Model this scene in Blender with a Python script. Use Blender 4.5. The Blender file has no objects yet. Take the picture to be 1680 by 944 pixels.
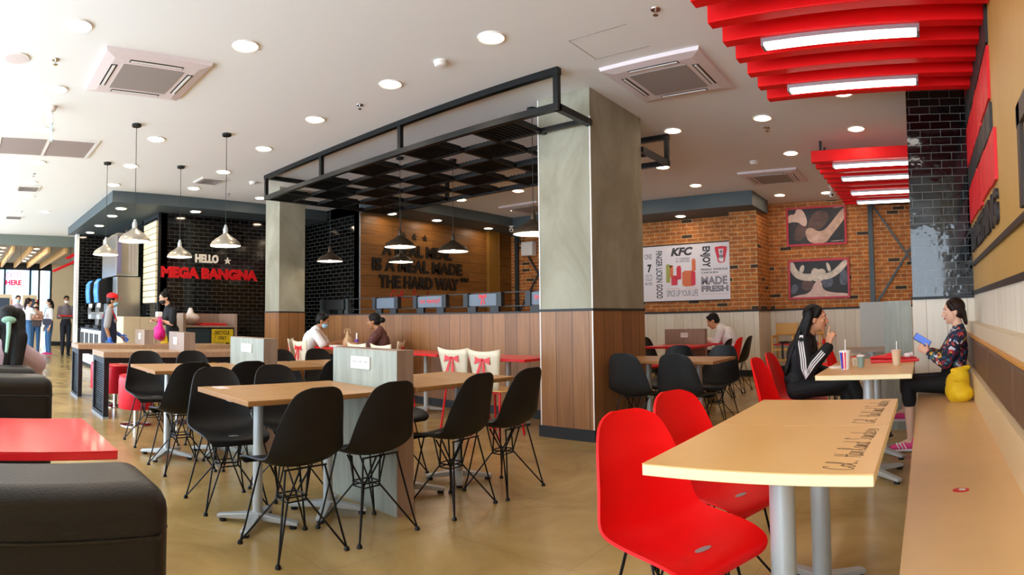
import bpy, bmesh, math, random
from mathutils import Vector, Matrix, Euler
R = math.radians
PI = math.pi
random.seed(7)
scene = bpy.context.scene
COL = scene.collection

# ------------------------------------------------------------------ camera (a phone panorama: central cylinder)
F0, X0, H0, AX, AY, EYE = 1001.3, 1518.9, 477.4, .02894, .03598, 1.17
cd = bpy.data.cameras.new('camera')
cam = bpy.data.objects.new('camera', cd)
COL.objects.link(cam)
cd.type = 'PANO'
cd.panorama_type = 'CENTRAL_CYLINDRICAL'
cd.central_cylindrical_radius = 1.0
cd.central_cylindrical_range_u_min = -840 / F0
cd.central_cylindrical_range_u_max = 840 / F0
cd.central_cylindrical_range_v_min = (H0 - 944) / F0
cd.central_cylindrical_range_v_max = H0 / F0
cd.clip_end = 200
az = (840 - X0) / F0
rgt = Vector((math.cos(az), -math.sin(az), 0)); fwd = Vector((math.sin(az), math.cos(az), 0)); up = Vector((0, 0, 1))
M0 = Matrix((rgt, up, -fwd)).transposed()
RT = Matrix.Rotation(AX, 3, 'X') @ Matrix.Rotation(AY, 3, 'Y')
cam.matrix_world = Matrix.Translation((0, 0, EYE)) @ (RT @ M0).to_4x4()
scene.camera = cam

# ------------------------------------------------------------------ daylight, exposure
world = bpy.data.worlds.new('world'); scene.world = world
world.use_nodes = True
bg = world.node_tree.nodes['Background']
bg.inputs[0].default_value = (.74, .87, 1.0, 1)
bg.inputs[1].default_value = 6.8
vs = scene.view_settings
vs.view_transform = 'Standard'; vs.look = 'None'; vs.gamma = 1; vs.use_curve_mapping = False
vs.exposure = 0.4
DOWNLIGHT = 42.0
TUBE = 7.0

# ------------------------------------------------------------------ materials
def lin(c):
    if isinstance(c, str):
        c = c.lstrip('#'); c = [int(c[i:i + 2], 16) / 255 for i in (0, 2, 4)]
    return tuple((x / 12.92 if x <= .04045 else ((x + .055) / 1.055) ** 2.4) for x in c) + (1,)
MATS = {}
def mat(name, col, rough=.5, metal=0, noise=0, nscale=8, bump=0, bscale=60, coat=0, stretch=None, emit=0, alpha=1, trans=0, ior=1.45, spec=.5):
    if name in MATS: return MATS[name]
    m = bpy.data.materials.new(name); m.use_nodes = True; MATS[name] = m
    nt = m.node_tree; b = nt.nodes['Principled BSDF']; N = nt.nodes.new; L = nt.links.new
    c = lin(col)
    b.inputs['Base Color'].default_value = c
    b.inputs['Roughness'].default_value = rough; b.inputs['Metallic'].default_value = metal
    b.inputs['Specular IOR Level'].default_value = spec
    b.inputs['IOR'].default_value = ior
    if coat: b.inputs['Coat Weight'].default_value = coat; b.inputs['Coat Roughness'].default_value = .08
    if emit:
        b.inputs['Emission Color'].default_value = c; b.inputs['Emission Strength'].default_value = emit
    if alpha < 1: b.inputs['Alpha'].default_value = alpha
    if trans: b.inputs['Transmission Weight'].default_value = trans
    if noise or bump:
        tc = N('ShaderNodeTexCoord'); mp = N('ShaderNodeMapping'); L(tc.outputs['Object'], mp.inputs['Vector'])
        if stretch: mp.inputs['Scale'].default_value = stretch
    if noise:
        n = N('ShaderNodeTexNoise'); n.inputs['Scale'].default_value = nscale; n.inputs['Detail'].default_value = 6
        n.inputs['Roughness'].default_value = .65
        L(mp.outputs['Vector'], n.inputs['Vector'])
        r = N('ShaderNodeValToRGB'); L(n.outputs['Fac'], r.inputs['Fac'])
        r.color_ramp.elements[0].position = .3; r.color_ramp.elements[1].position = .7
        r.color_ramp.elements[0].color = tuple(x * (1 - noise) for x in c[:3]) + (1,)
        r.color_ramp.elements[1].color = tuple(min(1, x * (1 + noise)) for x in c[:3]) + (1,)
        L(r.outputs['Color'], b.inputs['Base Color'])
        if emit: L(r.outputs['Color'], b.inputs['Emission Color'])
    if bump:
        n2 = N('ShaderNodeTexNoise'); n2.inputs['Scale'].default_value = bscale; L(mp.outputs['Vector'], n2.inputs['Vector'])
        bp = N('ShaderNodeBump'); bp.inputs['Strength'].default_value = bump; bp.inputs['Distance'].default_value = .01
        L(n2.outputs['Fac'], bp.inputs['Height']); L(bp.outputs['Normal'], b.inputs['Normal'])
    return m

def brick_mat(name, c1, c2, mortar, w, h, gap, rough, bump=.5, bias=0., dark=None, ws=0, offset=.5, noise=.25, coat=0, tilt=0):
    m = bpy.data.materials.new(name); m.use_nodes = True; MATS[name] = m
    nt = m.node_tree; b = nt.nodes['Principled BSDF']; N = nt.nodes.new; L = nt.links.new
    uv = N('ShaderNodeUVMap'); uv.uv_map = 'UVMap'
    br = N('ShaderNodeTexBrick'); L(uv.outputs['UV'], br.inputs['Vector'])
    br.inputs['Color1'].default_value = lin(c1); br.inputs['Color2'].default_value = lin(c2); br.inputs['Mortar'].default_value = lin(mortar)
    br.inputs['Scale'].default_value = 1; br.inputs['Mortar Size'].default_value = gap; br.inputs['Mortar Smooth'].default_value = .1
    br.inputs['Bias'].default_value = bias
    br.inputs['Brick Width'].default_value = w; br.inputs['Row Height'].default_value = h; br.offset = offset
    out = br.outputs['Color']
    if dark:
        # an occasional burnt brick: cell noise on the same grid
        br2 = N('ShaderNodeTexBrick'); L(uv.outputs['UV'], br2.inputs['Vector'])
        br2.inputs['Color1'].default_value = (0, 0, 0, 1); br2.inputs['Color2'].default_value = (1, 1, 1, 1); br2.inputs['Mortar'].default_value = (0, 0, 0, 1)
        for k in ('Scale', 'Mortar Size', 'Brick Width', 'Row Height'): br2.inputs[k].default_value = br.inputs[k].default_value
        br2.inputs['Bias'].default_value = 0; br2.offset = offset
        rp = N('ShaderNodeValToRGB'); rp.color_ramp.interpolation = 'CONSTANT'
        rp.color_ramp.elements[0].color = (0, 0, 0, 1); rp.color_ramp.elements[1].position = .955; rp.color_ramp.elements[1].color = (1, 1, 1, 1)
        L(br2.outputs['Color'], rp.inputs['Fac'])
        mx = N('ShaderNodeMix'); mx.data_type = 'RGBA'; L(rp.outputs['Color'], mx.inputs['Factor']); L(out, mx.inputs['A']); mx.inputs['B'].default_value = lin(dark)
        out = mx.outputs['Result']
    if noise:
        n = N('ShaderNodeTexNoise'); n.inputs['Scale'].default_value = 9; n.inputs['Detail'].default_value = 5; L(uv.outputs['UV'], n.inputs['Vector'])
        mr = N('ShaderNodeMapRange'); L(n.outputs['Fac'], mr.inputs['Value']); mr.inputs['From Min'].default_value = .3; mr.inputs['From Max'].default_value = .7
        mr.inputs['To Min'].default_value = 1 - noise; mr.inputs['To Max'].default_value = 1 + noise
        hs = N('ShaderNodeHueSaturation'); L(out, hs.inputs['Color']); L(mr.outputs['Result'], hs.inputs['Value']); out = hs.outputs['Color']
    L(out, b.inputs['Base Color'])
    b.inputs['Roughness'].default_value = rough
    if coat: b.inputs['Coat Weight'].default_value = coat
    bp = N('ShaderNodeBump'); bp.inputs['Strength'].default_value = bump; bp.inputs['Distance'].default_value = .004; bp.invert = True
    L(br.outputs['Fac'], bp.inputs['Height'])
    L(bp.outputs['Normal'], b.inputs['Normal'])
    if tilt:
        # glazed tiles never sit quite flush: each one leans a little
        br3 = N('ShaderNodeTexBrick'); L(uv.outputs['UV'], br3.inputs['Vector'])
        for k in ('Scale', 'Mortar Size', 'Brick Width', 'Row Height'): br3.inputs[k].default_value = br.inputs[k].default_value
        br3.inputs['Color1'].default_value = (0, 0, 0, 1); br3.inputs['Color2'].default_value = (1, 1, 1, 1); br3.inputs['Mortar'].default_value = (.5, .5, .5, 1)
        n3 = N('ShaderNodeTexNoise'); n3.inputs['Scale'].default_value = 7; L(uv.outputs['UV'], n3.inputs['Vector'])
        ad = N('ShaderNodeMath'); ad.operation = 'MULTIPLY'; L(br3.outputs['Color'], ad.inputs[0]); L(n3.outputs['Fac'], ad.inputs[1])
        bp2 = N('ShaderNodeBump'); bp2.inputs['Strength'].default_value = tilt; bp2.inputs['Distance'].default_value = .01
        L(ad.outputs[0], bp2.inputs['Height']); L(bp.outputs['Normal'], bp2.inputs['Normal']); L(bp2.outputs['Normal'], b.inputs['Normal'])
    return m

def plank_mat(name, c1, c2, gapc, w, rough=.45, gap=.004, vertical=True, grain=.35, length=3.0, coat=0, gs=1.0, bias=0.):
    """boards w wide with wood grain along them, from the metre UVs"""
    m = bpy.data.materials.new(name); m.use_nodes = True; MATS[name] = m
    nt = m.node_tree; b = nt.nodes['Principled BSDF']; N = nt.nodes.new; L = nt.links.new
    uv = N('ShaderNodeUVMap'); uv.uv_map = 'UVMap'
    mp = N('ShaderNodeMapping'); L(uv.outputs['UV'], mp.inputs['Vector'])
    if vertical: mp.inputs['Rotation'].default_value = (0, 0, PI / 2)
    br = N('ShaderNodeTexBrick'); L(mp.outputs['Vector'], br.inputs['Vector'])
    br.inputs['Color1'].default_value = lin(c1); br.inputs['Color2'].default_value = lin(c2); br.inputs['Mortar'].default_value = lin(gapc)
    br.inputs['Scale'].default_value = 1; br.inputs['Mortar Size'].default_value = gap; br.inputs['Brick Width'].default_value = length
    br.inputs['Row Height'].default_value = w; br.inputs['Bias'].default_value = bias; br.inputs['Mortar Smooth'].default_value = .2
    mp2 = N('ShaderNodeMapping'); L(mp.outputs['Vector'], mp2.inputs['Vector']); mp2.inputs['Scale'].default_value = (1.2 * gs, 22 * gs, 1)
    n = N('ShaderNodeTexNoise'); n.inputs['Scale'].default_value = 1.6; n.inputs['Detail'].default_value = 8; n.inputs['Distortion'].default_value = .6
    L(mp2.outputs['Vector'], n.inputs['Vector'])
    mr = N('ShaderNodeMapRange'); L(n.outputs['Fac'], mr.inputs['Value']); mr.inputs['From Min'].default_value = .3; mr.inputs['From Max'].default_value = .7
    mr.inputs['To Min'].default_value = 1 - grain; mr.inputs['To Max'].default_value = 1 + grain * .7
    hs = N('ShaderNodeHueSaturation'); L(br.outputs['Color'], hs.inputs['Color']); L(mr.outputs['Result'], hs.inputs['Value'])
    L(hs.outputs['Color'], b.inputs['Base Color'])
    b.inputs['Roughness'].default_value = rough
    if coat: b.inputs['Coat Weight'].default_value = coat
    bp = N('ShaderNodeBump'); bp.inputs['Strength'].default_value = .3; bp.inputs['Distance'].default_value = .003; bp.invert = True
    L(br.outputs['Fac'], bp.inputs['Height']); L(bp.outputs['Normal'], b.inputs['Normal'])
    return m

def concrete_mat(name, c1, c2, rough, scale=1.2, joints=None, coat=0, stretch=(1, 1, 1)):
    m = bpy.data.materials.new(name); m.use_nodes = True; MATS[name] = m
    nt = m.node_tree; b = nt.nodes['Principled BSDF']; N = nt.nodes.new; L = nt.links.new
    tc = N('ShaderNodeTexCoord'); mp = N('ShaderNodeMapping'); L(tc.outputs['Object'], mp.inputs['Vector']); mp.inputs['Scale'].default_value = stretch
    n = N('ShaderNodeTexNoise'); n.inputs['Scale'].default_value = scale; n.inputs['Detail'].default_value = 9; n.inputs['Roughness'].default_value = .62; n.inputs['Distortion'].default_value = .8
    L(mp.outputs['Vector'], n.inputs['Vector'])
    r = N('ShaderNodeValToRGB'); L(n.outputs['Fac'], r.inputs['Fac'])
    r.color_ramp.elements[0].position = .34; r.color_ramp.elements[1].position = .68
    r.color_ramp.elements[0].color = lin(c1); r.color_ramp.elements[1].color = lin(c2)
    out = r.outputs['Color']
    if joints:
        br = N('ShaderNodeTexBrick'); L(tc.outputs['Object'], br.inputs['Vector'])
        br.inputs['Scale'].default_value = 1; br.inputs['Brick Width'].default_value = joints; br.inputs['Row Height'].default_value = joints; br.offset = 0
        br.inputs['Mortar Size'].default_value = .002; br.inputs['Color1'].default_value = (1, 1, 1, 1); br.inputs['Color2'].default_value = (.9, .9, .9, 1); br.inputs['Mortar'].default_value = (.62, .6, .58, 1)
        mx = N('ShaderNodeMix'); mx.data_type = 'RGBA'; mx.blend_type = 'MULTIPLY'; mx.inputs['Factor'].default_value = .7
        L(out, mx.inputs['A']); L(br.outputs['Color'], mx.inputs['B']); out = mx.outputs['Result']
    L(out, b.inputs['Base Color'])
    rr = N('ShaderNodeMapRange'); L(n.outputs['Fac'], rr.inputs['Value']); rr.inputs['To Min'].default_value = rough * .75; rr.inputs['To Max'].default_value = rough * 1.3
    L(rr.outputs['Result'], b.inputs['Roughness'])
    if coat: b.inputs['Coat Weight'].default_value = coat; b.inputs['Coat Roughness'].default_value = .15
    return m

m_floor = concrete_mat('polished_tan_floor', '#997e4c', '#c2a46a', .22, 1.3, joints=.8)
m_ceil = mat('white_ceiling_paint', '#f1f2f2', .7)
m_conc = concrete_mat('raw_concrete', '#85806c', '#aaa694', .75, 1.6, stretch=(1, 1, .5))
m_concl = concrete_mat('pale_wood_grain_laminate', '#86877a', '#a2a395', .5, 3, stretch=(6, 6, .5))
m_wains = plank_mat('brown_wood_cladding', '#98683c', '#7f5430', '#4b3320', .19, .42, grain=.2)
m_dwood = plank_mat('amber_wood_cladding', '#8f602a', '#7c5022', '#3c260f', .2, .45, vertical=False, grain=.35, length=2.2)
m_white_plank = plank_mat('whitewashed_planks', '#e6dcca', '#ddd0bb', '#b7a88e', .2, .5, grain=.05)
m_sign_wall = plank_mat('ochre_sign_wall', '#c49a52', '#bd9249', '#b98f48', .6, .5, grain=.05, gap=.001)
m_tile = brick_mat('black_glazed_tile', '#050607', '#0a0b0d', '#5c5d5b', .2, .077, .0032, .07, bump=.5, noise=.2, tilt=.6)
m_tile_b = brick_mat('dark_brown_glazed_tile', '#070606', '#0c0908', '#48494a', .2, .077, .0032, .1, bump=.5, noise=.2, tilt=.12)
m_brick = brick_mat('orange_facing_brick', '#bb6c28', '#a35a22', '#c9a473', .24, .078, .008, .75, bump=.6, dark='#3a2a1e', noise=.3)
m_teal = mat('slate_grey_paint', '#4b565a', .55)
m_pale_teal = mat('pale_slate_paint', '#4b565a', .55)
m_black = mat('black_powder_coat', '#101113', .45)
m_blackmetal = mat('black_steel', '#141618', .4, .3)
m_skirt = mat('charcoal_skirting', '#1c1e22', .5)
m_trim = mat('dark_brown_trim', '#2b211b', .5)
m_alu = mat('brushed_aluminium', '#aab0b4', .36, .75, noise=.05, nscale=20)
m_alul = mat('silver_paint', '#b9bdbd', .4, .35)
m_chrome = mat('chrome', '#c8c8c8', .15, 1)
m_oak = plank_mat('oak_laminate', '#b5854c', '#ad7c45', '#a0713c', 1.2, .36, grain=.16, gap=.0005, vertical=True)
m_oak_e = mat('oak_edge_band', '#9b6c3a', .45, noise=.08, nscale=12)
m_birch = concrete_mat('birch_laminate', '#dcaa63', '#e3b673', .32, 2.2, stretch=(1, .4, 1))
m_birch_e = mat('birch_edge_band', '#efd9a8', .4)
m_red_lam = mat('red_laminate', '#e3232c', .3, coat=.2)
m_red_pl = mat('red_plastic', '#f00208', .5, spec=.3)
m_blk_pl = mat('black_plastic', '#101011', .5, bump=.06, bscale=300, spec=.4)
m_wire = mat('black_wire', '#111111', .35, .5)
m_red_beam = mat('red_lacquered_beam', '#e80208', .5, spec=.3)
m_lam_brown = plank_mat('greybrown_laminate', '#9b8371', '#8f7866', '#7d6856', .3, .45, grain=.12, gap=.0005)
m_counter = plank_mat('walnut_counter_laminate', '#a88767', '#9c7b5c', '#87694c', 1.0, .4, grain=.14, gap=.0005)
m_leather = mat('black_leatherette', '#100e0d', .36, bump=.15, bscale=220)
m_redleather = mat('red_leatherette', '#c81428', .35, bump=.1, bscale=150)
m_cream = mat('cream_bentwood', '#e2d6bd', .4, noise=.04, nscale=6)
m_white = mat('white_plastic', '#ece9e4', .4)
m_acw = mat('air_conditioner_plastic', '#e3d6d8', .45)
m_grille = mat('air_conditioner_mesh', '#9c9390', .6)
m_dark = mat('dark_slot', '#1a1817', .6)
m_light = mat('lamp_diffuser', '#ffe6c6', .5, emit=DOWNLIGHT)
m_tube = mat('tube_diffuser', '#fff6ea', .5, emit=TUBE)
m_steel = mat('stainless_steel', '#a39c90', .3, .85, noise=.05, nscale=3)
m_glass = mat('window_glass', '#e8f2f4', .02, alpha=.12)
m_beige = mat('beige_laminate_panel', '#c9b694', .45, noise=.03, nscale=5)
m_text_blk = mat('black_lettering', '#17130f', .5)
m_text_red = mat('red_lettering', '#d01018', .45)

# ------------------------------------------------------------------ mesh helpers
def V(*a): return Vector(a)
class MB:
    def __init__(s): s.v = []; s.f = []; s.mi = []
    def add(s, vs, fs, mi=0):
        o = len(s.v); s.v += [tuple(v) for v in vs]; s.f += [tuple(i + o for i in f) for f in fs]; s.mi += [mi] * len(fs); return s
    def box(s, x0, x1, y0, y1, z0, z1, mi=0):
        if x0 > x1: x0, x1 = x1, x0
        if y0 > y1: y0, y1 = y1, y0
        if z0 > z1: z0, z1 = z1, z0
        vs = [(x, y, z) for z in (z0, z1) for y in (y0, y1) for x in (x0, x1)]
        return s.add(vs, [(0, 2, 3, 1), (4, 5, 7, 6), (0, 1, 5, 4), (2, 6, 7, 3), (0, 4, 6, 2), (1, 3, 7, 5)], mi)
    def frame(s, x0, x1, y0, y1, z0, z1, w, axis='y', mi=0):
        """a rectangular ring lying in the plane normal to axis"""
        if axis == 'y':
            s.box(x0, x1, y0, y1, z1 - w, z1, mi); s.box(x0, x1, y0, y1, z0, z0 + w, mi); s.box(x0, x0 + w, y0, y1, z0 + w, z1 - w, mi); s.box(x1 - w, x1, y0, y1, z0 + w, z1 - w, mi)
        elif axis == 'x':
            s.box(x0, x1, y0, y1, z1 - w, z1, mi); s.box(x0, x1, y0, y1, z0, z0 + w, mi); s.box(x0, x1, y0, y0 + w, z0 + w, z1 - w, mi); s.box(x0, x1, y1 - w, y1, z0 + w, z1 - w, mi)
        else:
            s.box(x0, x1, y0, y0 + w, z0, z1, mi); s.box(x0, x1, y1 - w, y1, z0, z1, mi); s.box(x0, x0 + w, y0 + w, y1 - w, z0, z1, mi); s.box(x1 - w, x1, y0 + w, y1 - w, z0, z1, mi)
        return s
    def tube(s, pts, r, n=8, mi=0, cap=True):
        pts = [Vector(p) for p in pts]
        rs = r if isinstance(r, (list, tuple)) else [r] * len(pts)
        o = len(s.v); prev = None
        for i, p in enumerate(pts):
            d = (pts[min(i + 1, len(pts) - 1)] - pts[max(i - 1, 0)])
            d = d.normalized() if d.length > 1e-9 else Vector((0, 0, 1))
            if prev is None:
                a = Vector((0, 0, 1)) if abs(d.z) < .9 else Vector((1, 0, 0)); u = d.cross(a).normalized()
            else: u = (prev - d * prev.dot(d)).normalized()
            w = d.cross(u); prev = u
            for k in range(n):
                t = 2 * PI * k / n; s.v.append(tuple(p + (u * math.cos(t) + w * math.sin(t)) * rs[i]))
        for i in range(len(pts) - 1):
            for k in range(n):
                a = o + i * n + k; b = o + i * n + (k + 1) % n
                s.f.append((a, b, b + n, a + n)); s.mi.append(mi)
        if cap:
            s.f.append(tuple(o + k for k in range(n))[::-1]); s.mi.append(mi)
            e = o + (len(pts) - 1) * n; s.f.append(tuple(e + k for k in range(n))); s.mi.append(mi)
        return s
    def lathe(s, prof, c=(0, 0, 0), n=24, mi=0, sx=1, sy=1):
        """prof: (radius, z) pairs from bottom to top around the z axis; radius 0 closes"""
        o = len(s.v); c = Vector(c)
        for (r, z) in prof:
            for k in range(n):
                t = 2 * PI * k / n; s.v.append((c.x + r * sx * math.cos(t), c.y + r * sy * math.sin(t), c.z + z))
        for i in range(len(prof) - 1):
            for k in range(n):
                a = o + i * n + k; b = o + i * n + (k + 1) % n
                s.f.append((a, b, b + n, a + n)); s.mi.append(mi)
        s.f.append(tuple(o + k for k in range(n))[::-1]); s.mi.append(mi)
        e = o + (len(prof) - 1) * n; s.f.append(tuple(e + k for k in range(n))); s.mi.append(mi)
        return s
    def prism(s, poly, origin, u, v, w, mi=0):
        """poly (2D) in the u,v plane extruded by vector w"""
        origin = Vector(origin); u = Vector(u); v = Vector(v); w = Vector(w); n = len(poly)
        A = [origin + u * a + v * b for a, b in poly]; B = [p + w for p in A]
        fs = [tuple(range(n))[::-1], tuple(range(n, 2 * n))] + [(i, (i + 1) % n, (i + 1) % n + n, i + n) for i in range(n)]
        return s.add(A + B, fs, mi)
    def ell(s, c, r, n=14, m=8, mi=0, rot=None):
        vs = []; fs = []; c = Vector(c)
        if not isinstance(r, (tuple, list)): r = (r, r, r)
        for j in range(1, m):
            ph = PI * j / m
            for k in range(n):
                t = 2 * PI * k / n; q = Vector((r[0] * math.sin(ph) * math.cos(t), r[1] * math.sin(ph) * math.sin(t), r[2] * math.cos(ph)))
                if rot: q = rot @ q
                vs.append(c + q)
        tp = Vector((0, 0, r[2])); bt = Vector((0, 0, -r[2]))
        if rot: tp = rot @ tp; bt = rot @ bt
        vs += [c + tp, c + bt]; T = len(vs) - 2; B = T + 1
        for j in range(m - 2):
            for k in range(n):
                a = j * n + k; b = j * n + (k + 1) % n; fs.append((a, a + n, b + n, b))
        for k in range(n):
            fs.append((T, k, (k + 1) % n)); fs.append((B, (m - 2) * n + (k + 1) % n, (m - 2) * n + k))
        return s.add(vs, fs, mi)
    def cap(s, p0, p1, r0, r1=None, flat=1.0, side=None, n=12, mi=0):
        """tapered capsule, section flattened by `flat` along the direction normal to `side`"""
        r1 = r0 if r1 is None else r1
        p0 = Vector(p0); p1 = Vector(p1); d = p1 - p0; L = d.length; d = d / L if L > 1e-6 else Vector((0, 0, 1))
        if side is None: side = Vector((1, 0, 0)) if abs(d.x) < .9 else Vector((0, 1, 0))
        side = Vector(side); u = (side - d * side.dot(d)).normalized(); w = d.cross(u)
        rings = []
        for a in (-.95, -.75, -.4, 0): rings.append((p0 + d * r0 * a, r0 * math.sqrt(1 - a * a)))
        for a in (0, .4, .75, .95): rings.append((p1 + d * r1 * a, r1 * math.sqrt(1 - a * a)))
        vs = []; fs = []
        for c, r in rings:
            for k in range(n):
                t = 2 * PI * k / n; vs.append(c + u * r * math.cos(t) + w * r * flat * math.sin(t))
        for i in range(len(rings) - 1):
            for k in range(n):
                a = i * n + k; b = i * n + (k + 1) % n; fs.append((a, b, b + n, a + n))
        fs.append(tuple(range(n))[::-1]); e = (len(rings) - 1) * n; fs.append(tuple(e + k for k in range(n)))
        return s.add(vs, fs, mi)
    def build(s, name, mats, parent=None, loc=None, smooth=True, bevel=0, ang=35):
        me = bpy.data.meshes.new(name); me.from_pydata(s.v, [], s.f)
        if not isinstance(mats, (list, tuple)): mats = [mats]
        for m in mats: me.materials.append(m)
        me.polygons.foreach_set('material_index', s.mi)
        me.update()
        finish(me, smooth, ang)
        o = bpy.data.objects.new(name, me); COL.objects.link(o)
        if parent: o.parent = parent
        if loc: o.location = loc
        if bevel:
            b = o.modifiers.new('edge', 'BEVEL'); b.width = bevel; b.segments = 2; b.limit_method = 'ANGLE'
        return o
def finish(me, smooth=True, ang=35):
    uvl = me.uv_layers.new(name='UVMap') if not me.uv_layers else me.uv_layers[0]
    co = [v.co for v in me.vertices]
    dat = [0.0] * (2 * len(me.loops))
    for p in me.polygons:
        n = p.normal; ax = max(range(3), key=lambda i: abs(n[i]))
        a, b = ((1, 2), (0, 2), (0, 1))[ax]
        for li in p.loop_indices:
            c = co[me.loops[li].vertex_index]; dat[2 * li] = c[a]; dat[2 * li + 1] = c[b]
    uvl.data.foreach_set('uv', dat)
    if smooth:
        me.shade_smooth(); me.set_sharp_from_angle(angle=R(ang))
def tag(o, label=None, cat=None, group=None, kind=None):
    if label: o['label'] = label
    if cat: o['category'] = cat
    if group: o['group'] = group
    if kind: o['kind'] = kind
    return o
def thing(name, label, cat, loc=(0, 0, 0), rz=0, group=None):
    o = bpy.data.objects.new(name, None); COL.objects.link(o); o.empty_display_size = .1
    o.location = loc; o.rotation_euler = (0, 0, rz); return tag(o, label, cat, group)
def struct(name, mb, m, smooth=False, bevel=0):
    return tag(mb.build(name, m, smooth=smooth, bevel=bevel), kind='structure')
KIDS = {}
def kids(o):
    return [c for c in COL.objects if c.parent == o]
def copy_tree(o, loc=None, rz=None, label=None, group=None, parent=None, cache={}):
    c = o.copy(); COL.objects.link(c)
    if parent: c.parent = parent
    if loc is not None: c.location = loc
    if rz is not None: c.rotation_euler = (0, 0, rz)
    if label: c['label'] = label
    if group: c['group'] = group
    if o.name not in cache: cache[o.name] = kids(o)
    for ch in cache[o.name]: copy_tree(ch, parent=c)
    return c
_txt = {}
def text_mesh(s, offset=.0, extrude=.05, shear=0):
    key = (s, offset, extrude, shear)
    if key in _txt: return _txt[key]
    cu = bpy.data.curves.new('lettering', 'FONT'); cu.body = s; cu.offset = offset; cu.extrude = extrude; cu.shear = shear; cu.resolution_u = 3
    cu.align_x = 'LEFT'
    o = bpy.data.objects.new('lettering_source', cu); COL.objects.link(o)
    dg = bpy.context.evaluated_depsgraph_get(); me = bpy.data.meshes.new_from_object(o.evaluated_get(dg))
    bpy.data.objects.remove(o); bpy.data.curves.remove(cu)
    _txt[key] = me; return me
def lettering(name, s, origin, right, upv, w, h, depth, m, parent=None, offset=.03, shear=0):
    """text fitted into a w x h box whose lower left corner is origin, standing depth proud of the surface"""
    me = text_mesh(s, offset, .05, shear).copy(); me.name = name
    xs = [v.co.x for v in me.vertices]; ys = [v.co.y for v in me.vertices]
    x0, x1, y0, y1 = min(xs), max(xs), min(ys), max(ys)
    right = Vector(right); upv = Vector(upv); nrm = right.cross(upv); origin = Vector(origin)
    for v in me.vertices:
        a = (v.co.x - x0) / (x1 - x0) * w; b = (v.co.y - y0) / (y1 - y0) * h; c = (v.co.z / .05 * .5 + .5) * depth
        v.co = origin + right * a + upv * b + nrm * c
    me.materials.clear(); me.materials.append(m)
    for p in me.polygons: p.material_index = 0
    o = bpy.data.objects.new(name, me); COL.objects.link(o)
    if parent: o.parent = parent
    return o
def star_poly(r, r2=.4, n=5, rot=PI / 2):
    return [((r if k % 2 == 0 else r * r2) * math.cos(rot + PI * k / n), (r if k % 2 == 0 else r * r2) * math.sin(rot + PI * k / n)) for k in range(2 * n)]

C = 3.38   # ceiling height
# ================================================================== SHELL
struct('floor', MB().box(-26, .7, -3.2, 14.2, -.1, 0), m_floor)
struct('ceiling', MB().box(-16.9, .7, -3.2, 12.3, C, C + .12), m_ceil)
# right wall: whitewashed boards below, ochre boards above, dark trim between
XR = .47
struct('wall_right', MB().box(XR, XR + .15, -3.2, 12.3, 1.3, C), m_sign_wall)
struct('wall_right_wainscot', MB().box(XR, XR + .15, -3.2, 12.3, 0, 1.3), m_white_plank)
struct('trim_1', MB().box(XR - .012, XR, -3.2, 5.9, 1.285, 1.325), m_trim)
# brick back walls
struct('wall_back', MB().box(-3.12, .62, 11.9, 12.05, 1.24, C), m_brick)
struct('wall_back_wainscot', MB().box(-3.12, .62, 11.9, 12.05, 0, 1.24), m_white_plank)
struct('wall_back_recess', MB().box(-9.2, -3.64, 11.4, 11.55, 1.24, C), m_brick)
struct('wall_back_recess_wainscot', MB().box(-9.2, -3.64, 11.4, 11.55, 0, 1.24), m_white_plank)
struct('wall_pier', MB().box(-3.65, -3.1, 11.0, 12.0, 1.24, C), m_brick)
struct('wall_pier_wainscot', MB().box(-3.65, -3.1, 11.0, 12.0, 0, 1.24), m_white_plank)
struct('trim_2', MB().box(-9.2, -3.65, 11.385, 11.4, 1.215, 1.255).box(-3.665, -3.1, 10.985, 11.0, 1.215, 1.255).box(-3.1, -3.085, 11.0, 11.9, 1.215, 1.255).box(-3.1, .6, 11.885, 11.9, 1.215, 1.255), m_trim)
struct('baseboard_back', MB().box(-9.2, -3.65, 11.38, 11.4, 0, .12).box(-3.67, -3.1, 10.98, 11.0, 0, .12).box(-3.1, -3.08, 10.98, 11.9, 0, .12).box(-3.1, .47, 11.88, 11.9, 0, .12), m_skirt)
# wood slogan wall, black tiled walls
struct('wall_slogan', MB().box(-9.4, -9.2, 6.9, 11.5, 0, C), m_dwood)
struct('trim_3', MB().box(-9.215, -9.19, 6.885, 6.9, 0, C), m_alu)
struct('wall_tiled_return', MB().box(-11.1, -9.215, 6.9, 7.1, 0, C), m_tile)
struct('wall_greeting', MB().box(-11.3, -11.1, 3.6, 7.0, 0, C), m_tile_b)
struct('wall_kitchen', MB().box(-14.8, -11.1, 3.6, 3.75, 0, C), m_tile)
struct('wall_kitchen_end', MB().box(-15.0, -14.8, 2.7, 3.75, 0, C), m_tile_b)
struct('trim_4', MB().box(-15.0, -14.78, 2.63, 2.71, 0, 3.3), m_white)
struct('trim_5', MB().box(-11.12, -11.06, 3.56, 3.61, 0, 3.19).box(-11.97, -11.1, 3.55, 3.6, 3.09, 3.16).box(-12.02, -11.97, 3.55, 3.6, 1.2, 3.16), m_black)
# hanging soffits round the kitchen block and the back wall
struct('ceiling_soffit_kitchen', MB().box(-15.0, -10.35, 2.5, 7.0, 3.18, C), m_teal)
struct('ceiling_soffit_slogan', MB().box(-10.2, -8.35, 6.9, 11.5, 3.18, C), m_teal)
struct('ceiling_soffit_back', MB().box(-8.35, -3.0, 10.4, 11.5, 3.12, C), m_teal)
struct('ceiling_soffit_front_edge', MB().box(-15.1, -10.35, 2.47, 2.5, 3.18, C), m_pale_teal)
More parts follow.
